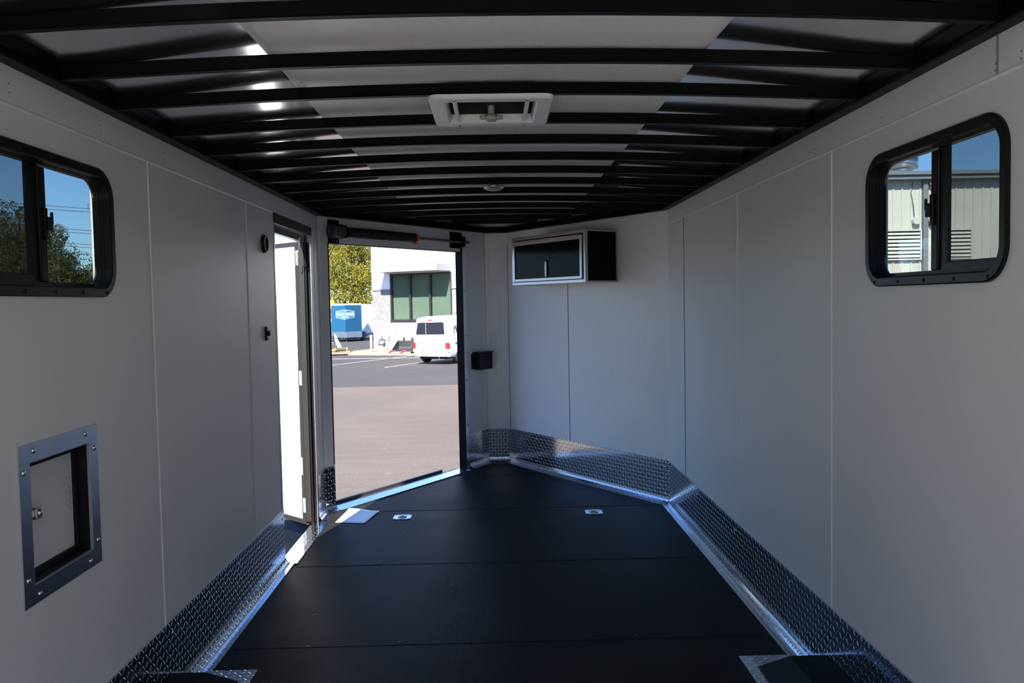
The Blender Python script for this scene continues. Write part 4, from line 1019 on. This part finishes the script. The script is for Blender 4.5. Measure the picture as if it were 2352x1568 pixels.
# right flank: sliding-door window patch with round emblem
FS = frame(VF @ Vector((.855, 0, 0)), (math.sin(th), math.cos(th), 0), (0, 0, 1), (math.cos(th), -math.sin(th), 0))
b = MB(FS); b.rring((.35, .98, 1.25, 1.60), .08, [(0, -.06), (0, -.015), (.012, -.012), (.02, -.02), (.02, -.06)], 5); b.build('side_window_trim', 'faint', van)
b = MB(FS); b.lathe((.72, 1.33, -.03), (0, 0, 1), [(0, .012), (.17, .012), (.17, .008)], 24); b.build('round_emblem', 'red_print', van)
text_mesh('side_lettering', 'INTERSTATE', .09, FS @ Matrix.Translation((.75, 1.37, .0)), 'ink', van, .004, .002)
text_mesh('side_lettering', 'BATTERIES', .09, FS @ Matrix.Translation((.75, 1.25, .004)), 'ink', van, .004, .002)
b = MB(FS); b.box((.60, 1.44, -.02), (.84, 1.50, -.004), .02); b.box((.62, .95, -.02), (.80, 1.08, .002), .02); b.build('green_mark', 'green_print', van)
b = MB(FS); b.box((.45, .80, -.01), (1.0, .84, .012), .008); b.build('slider_track', 'ink', van)

van.scale = (1.07, 1.07, 1.07)

# ------------------------------------------------------------------ blue trailer
bt = thing('enclosed_trailer', (-11.6, 67, gz(65)), 'blue V-nosed enclosed trailer with a hexagonal white bordered sign, beyond the lot', 'trailer')
NP = Vector((-11.66, 65, 0)); LP = Vector((-12.95, 66.0, 0)); RP = Vector((-10.58, 66.2, 0)); RB = Vector((-11.65, 71.5, 0)); LB = Vector((-13.3, 71.3, 0))
def prism_pts(name, pts, z0, z1, m, parent, grow=0):
    b = MB(); c = sum(pts, Vector()) / len(pts); b.prism([((p - c) * (1 + grow) + c).xy[:] for p in pts], z0, z1); return b.build(name, m, parent)
P5 = [NP, RP, RB, LB, LP]
prism_pts('body', P5, -.62, 1.46, 'blue', bt); prism_pts('roof_cap', P5, 1.46, 1.59, 'white_print', bt, .008); prism_pts('stone_guard', P5, -1.10, -.62, 'alu', bt, .004)
for a, c, nm in ((LP, NP, 'left'), (NP, RP, 'right')):
    d = (c - a); ln = d.length; d.normalize(); n_ = Vector((d.y, -d.x, 0))
    F = frame(a, d, (0, 0, 1), n_); w_ = .86 * (1.0 if nm == 'left' else 1.0)
    def hexhalf(s, nm=nm, ln=ln):
        w2, hc, he = (1.08 if nm == 'left' else .88) * s, .385 * s, .245 * s
        zc = .735
        if nm == 'left': return [(ln, zc + hc), (ln, zc - hc), (ln - w2, zc - he), (ln - w2, zc + he)]
        return [(0, zc + hc), (0, zc - hc), (w2, zc - he), (w2, zc + he)]
    b = MB(F); b.prism(hexhalf(1.0), .002, .012); b.build('sign_border', 'white_print', bt)
    b = MB(F); b.prism(hexhalf(.93), .012, .018); b.build('sign_panel', 'logo_blue', bt)
    cx = ln - .52 if nm == 'left' else .42
    text_mesh('sign_lettering', 'TRUCK &' if nm == 'left' else 'TRAILER', .30, F @ Matrix.Translation((cx, .745, .020)), 'white_print', bt, .003, .014, .70 if nm == 'left' else .66)
    text_mesh('sign_lettering', 'CEN' if nm == 'left' else 'TER', .14, F @ Matrix.Translation((ln - .19 if nm == 'left' else .19, .53, .020)), 'white_print', bt, .003, .007, 1.15)
    if nm == 'right': text_mesh('sign_lettering', 'THE', .10, F @ Matrix.Translation((.0, .97, .030)), 'white_print', bt, .003, .002, 1.0)
gb = gz(65)
b = MB(); b.tube([NP + Vector((-.1, .3, -1.12)), NP + Vector((.15, -.9, -1.12))], .05, 6); b.tube([RP + Vector((-.3, .0, -1.12)), NP + Vector((.15, -.9, -1.12))], .05, 6); b.build('tongue', 'rubber', bt)
b = MB(); b.cyl(NP + Vector((.15, -.6, gb)), NP + Vector((.15, -.6, -.75)), .035, 10); b.box(NP + Vector((.05, -.7, gb)), NP + Vector((.25, -.5, gb + .02))); b.build('jack', 'pipe', bt)
for dx, y in ((-.06, 68.2), (-.1, 69.2)):
    for side in (0, 1):
        x = (-10.80 if side else -13.0) + dx
        b = MB(); b.cyl((x - .11, y, gz(y) + .36), (x + .11, y, gz(y) + .36), .36, 20); b.build('wheel', 'tyre', bt)
b = MB(); b.box((-12.7, 66.6, -1.22), (-10.9, 71.2, -1.10)); b.build('chassis', 'rubber', bt)
# white trailer behind
wt = thing('enclosed_trailer', (-10.6, 75.5, gz(75)), 'plain white enclosed trailer between the blue trailer and the building', 'trailer')
A = Vector((-12.05, 74.2, 0)); Bq = Vector((-11.2, 73.4, 0)); Cq = Vector((-8.9, 76.4, 0)); Dq = Vector((-10.4, 78.2, 0))
prism_pts('body', [A, Bq, Cq, Dq], -1.05, 1.45, 'vanwhite', wt); prism_pts('roof_cap', [A, Bq, Cq, Dq], 1.45, 1.52, 'faint', wt, .004)
d = (Bq - A).normalized(); F = frame(A, d, (0, 0, 1), (d.y, -d.x, 0))
b = MB(F); b.rring((.35, -.95, .95, 1.15), .03, [(0, 0), (0, .015), (.03, .015), (.03, 0)], 3); b.build('door_frame', 'faint', wt)
b = MB(F); b.box((.40, .1, 0), (.45, .3, .04)); b.build('door_handle', 'ink', wt)
for p in ((-10.1, 75.0), (-9.6, 75.7)):
    b = MB(); b.cyl((p[0] - .1, p[1], gz(75) + .36), (p[0] + .12, p[1] - .1, gz(75) + .36), .36, 18); b.build('wheel', 'tyre', wt)
ys = thing('yellow_sign', (-14.9, 73.2, gz(73.2)), 'small yellow sign showing just above the left end of the blue trailer roof', 'sign')
b = MB(); b.box((-14.8, 73.1, 1.15), (-14.08, 73.16, 1.95)); b.build('sign_board', 'yellow', ys)
b = MB(); b.cyl((-15.0, 73.2, gz(73.2)), (-15.0, 73.2, 1.9), .05, 10); b.box((-15.0, 73.15, 1.5), (-14.7, 73.22, 1.58)); b.build('post', 'pipe', ys)

# ------------------------------------------------------------------ metal-sided building beyond the right window
mb_ = thing('warehouse', (20, 32, gz(30)), 'cream metal-sided warehouse seen through the right window', 'building')
rd = Vector((1, -.02, 0)).normalized(); FW = frame((8.5, 28.15, 0), rd, (0, 0, 1), (rd.y, -rd.x, 0))
b = MB(FW); n = 76; vs, fs = [], []
prof = []
for i in range(n):
    u_ = i * .305; prof += [(u_, 0), (u_ + .235, 0), (u_ + .25, .035), (u_ + .29, .035)]
for u_, nn in prof: vs += [(u_, -1.6, nn), (u_, 5.36, nn)]
b.add(vs, [(2 * i, 2 * i + 2, 2 * i + 3, 2 * i + 1) for i in range(len(prof) - 1)]); b.build('siding', 'siding', mb_)
b = MB(FW); b.box((0, -1.6, -9), (n * .305 - .1, 5.5, -.05)); b.build('shell', 'siding', mb_)
b = MB(FW); b.box((-.2, 5.36, -9), (n * .305 + .2, 5.60, .34)); b.box((-.2, 5.50, .34), (n * .305 + .2, 5.62, .42)); b.build('gutter', 'eave', mb_)
ux = lambda x: (x - 8.5)
b = MB(FW); b.box((ux(14.62), -1.2, .036), (ux(14.78), 5.4, .16), .01); b.build('downspout', 'eave', mb_)
for x0_, x1_, nm in ((12.9, 14.54, 9), (15.0, 16.27, 9)):
    b = MB(FW); b.box((ux(x0_), 2.70, .036), (ux(x1_), 3.66, .045)); lv = b.build('louvre', 'dark', mb_)
    b = MB(FW)
    for j in range(7):
        z = 2.76 + j * .128; b.add([(ux(x0_), z, .10), (ux(x1_), z, .10), (ux(x1_), z + .075, .05), (ux(x0_), z + .075, .05), (ux(x0_), z - .012, .10), (ux(x1_), z - .012, .10), (ux(x1_), z + .06, .046), (ux(x0_), z + .06, .046)], [(0, 1, 2, 3), (4, 5, 6, 7), (0, 1, 5, 4), (2, 3, 7, 6), (0, 3, 7, 4), (1, 2, 6, 5)])
    for a, c in (((ux(x0_) - .05, 2.66), (ux(x0_), 3.70)), ((ux(x1_), 2.66), (ux(x1_) + .05, 3.70)), ((ux(x0_), 3.64), (ux(x1_), 3.70)), ((ux(x0_), 2.66), (ux(x1_), 2.71))): b.box((*a, .036), (*c, .12))
    b.build('blades', 'louvre', lv)
b = MB(FW); b.box((ux(14.82), 4.62, .22), (ux(15.12), 5.04, .42), .02); b.box((ux(14.80), 5.18, .036), (ux(15.1), 5.26, .2)); b.tube([(ux(14.98), 5.22, .15), (ux(14.98), 5.0, .3)], .03, 8); b.build('floodlight', 'eave', mb_)
for x in (14.38, 14.92):
    b = MB(FW); b.cyl((ux(x), 3.98, .036), (ux(x), 3.98, .20), .125, 18); b.build('wall_lamp', 'louvre', mb_)
b = MB(FW); b.tube([(ux(14.30), 5.3, .06), (ux(14.24), 4.9, .06), (ux(14.32), 4.5, .06), (ux(14.36), 4.05, .06)], .012, 6); b.build('cable', 'pipe', mb_)
b = MB(FW); b.lathe((ux(14.45), 5.62, -1.0), (0, 1, 0), [(.40, 0), (.40, .10), (.34, .10), (.34, .28), (.50, .28), (.50, .62), (.0, .66)], 26); b.build('roof_fan', 'alu_br', mb_)
b = MB(FW); b.box((ux(13.98), 5.60, -1.45), (ux(14.93), 5.72, -.55)); b.build('fan_curb', 'canopy', mb_)

# ------------------------------------------------------------------ trees
def foliage_mesh(name, seed, n, rx, rz, cz, leaf, m, clumps=70):
    r = random.Random(seed); vs, fs = [], []
    cl = []
    for i in range(clumps):
        a, c = r.uniform(0, 2 * math.pi), math.asin(r.uniform(-.75, 1)); k = r.uniform(.45, .95)
        cl.append((Vector((rx * k * math.cos(a) * math.cos(c), rx * k * math.sin(a) * math.cos(c), cz + rz * k * math.sin(c))), r.uniform(.55, 1.1) * rx * .30))
    for i in range(n):
        q, cr = cl[r.randrange(clumps)]
        d = Vector((r.gauss(0, 1), r.gauss(0, 1), r.gauss(0, 1))).normalized() * cr * r.uniform(.55, 1.05) ** .5
        p = q + d; s = leaf * r.uniform(.6, 1.3)
        a = Vector((r.gauss(0, 1), r.gauss(0, 1), r.gauss(0, .7))).normalized(); b_ = a.orthogonal().normalized(); b_ = Matrix.Rotation(r.uniform(0, 6.28), 3, a) @ b_; c_ = a.cross(b_)
        k = len(vs); vs += [p - b_ * s, p + c_ * s * .45, p + b_ * s, p - c_ * s * .45]; fs.append((k, k + 1, k + 2, k + 3))
    me = bpy.data.meshes.new(name); me.from_pydata(vs, [], fs); me.materials.append(M[m]); return me
def trunk_mesh(name, seed, h, r0, rx):
    r = random.Random(seed); b = MB()
    pts = [(0, 0, -.3)] + [(r.uniform(-.12, .12), r.uniform(-.12, .12), h * t) for t in (.25, .5, .75, 1)]
    for (a, c), (ra, rc) in zip(zip(pts, pts[1:]), ((r0 * 1.25, r0), (r0, r0 * .8), (r0 * .8, r0 * .5), (r0 * .5, r0 * .25))): b.cyl(a, c, ra, 10, rc)
    for i in range(12):
        t = r.uniform(.35, .95); p = Vector((0, 0, h * t)); a = r.uniform(0, 6.28); e = p + Vector((math.cos(a), math.sin(a), .7)) * rx * r.uniform(.45, .75)
        b.cyl(p, e, r0 * .35, 7, r0 * .08)
    me = bpy.data.meshes.new(name); me.from_pydata(b.v, [], b.f); me.materials.append(M['bark']); return me
PR = {'gold': [], 'dark': []}
for k, s_ in enumerate((11, 12)): PR['gold'].append((foliage_mesh('foliage_gold', s_, 30000, 3.6, 5.6, 5.6, .095, 'leaf_gold', 130), trunk_mesh('trunk_gold', s_, 10.0, .26, 3.4)))
for k, s_ in enumerate((21, 22)): PR['dark'].append((foliage_mesh('foliage_dark', s_, 40000, 2.3, 2.9, 3.8, .052, 'leaf_dark', 95), trunk_mesh('trunk_dark', s_, 6.0, .16, 2.2)))
def tree(kind, v, x, y, sc, rz, label, group, sz=1.0):
    t = thing('tree', (x, y, gz(y)), label, 'tree', group); f, tk = PR[kind][v]
    for nm, me in (('foliage', f), ('trunk', tk)):
        o = bpy.data.objects.new(nm, me); C.objects.link(o); o.parent = t; BASE[o] = BASE[t]
    t.scale = (sc, sc, sc * sz); t.rotation_euler = (0, 0, rz)
G1, G2 = 'yellow-green trees behind the blue trailer', 'dark trees outside the left window'
tree('gold', 0, -14.2, 84, 1.0, .3, 'tall yellow-green tree directly behind the blue trailer', G1, 1.15)
tree('gold', 1, -20.3, 88, .78, 1.7, 'yellow-green tree left of the tall one, cut off by the ramp door edge', G1, .85)
tree('gold', 1, -9.2, 90, 1.0, 4.0, 'yellow-green tree partly hidden by the corner of the building', G1, 1.15)
tree('gold', 0, -16.8, 93, 1.05, 2.4, 'yellow-green tree farthest back behind the blue trailer', G1, 1.2)
tree('dark', 0, -22.6, 40.0, 1.12, .5, 'bushy green tree at the left edge of the left window', G2)
tree('dark', 1, -20.7, 39.5, .90, 2.0, 'green tree just right of the centre bar in the left window', G2)
tree('dark', 0, -19.2, 40.5, .72, 3.5, 'lower green tree at the right side of the left window', G2)
tree('dark', 1, -25.0, 41.5, 1.15, 4.4, 'green tree behind the screened half of the left window', G2)

# power lines far off, on two poles
for k, z in enumerate((9.28, 9.04, 7.72, 7.50, 6.72, 6.50)):
    b = MB(); pts = []
    for i in range(25):
        t = i / 24; x = -52 + 31 * t; pts.append((x, 60, z + .12 - (x + 35) * .106 - .0 + .35 * ((2 * t - 1) ** 2 - .4)))
    b.tube(pts, .018, 5)
    nm = ['topmost', 'second highest', 'third highest', 'third lowest', 'second lowest', 'lowest'][k]
    tagged(b, 'power_line', 'wire', (-30, 60, gz(60)), f'{nm} of the thin power lines crossing the sky in the left window', 'power line', 'power lines in the left window')
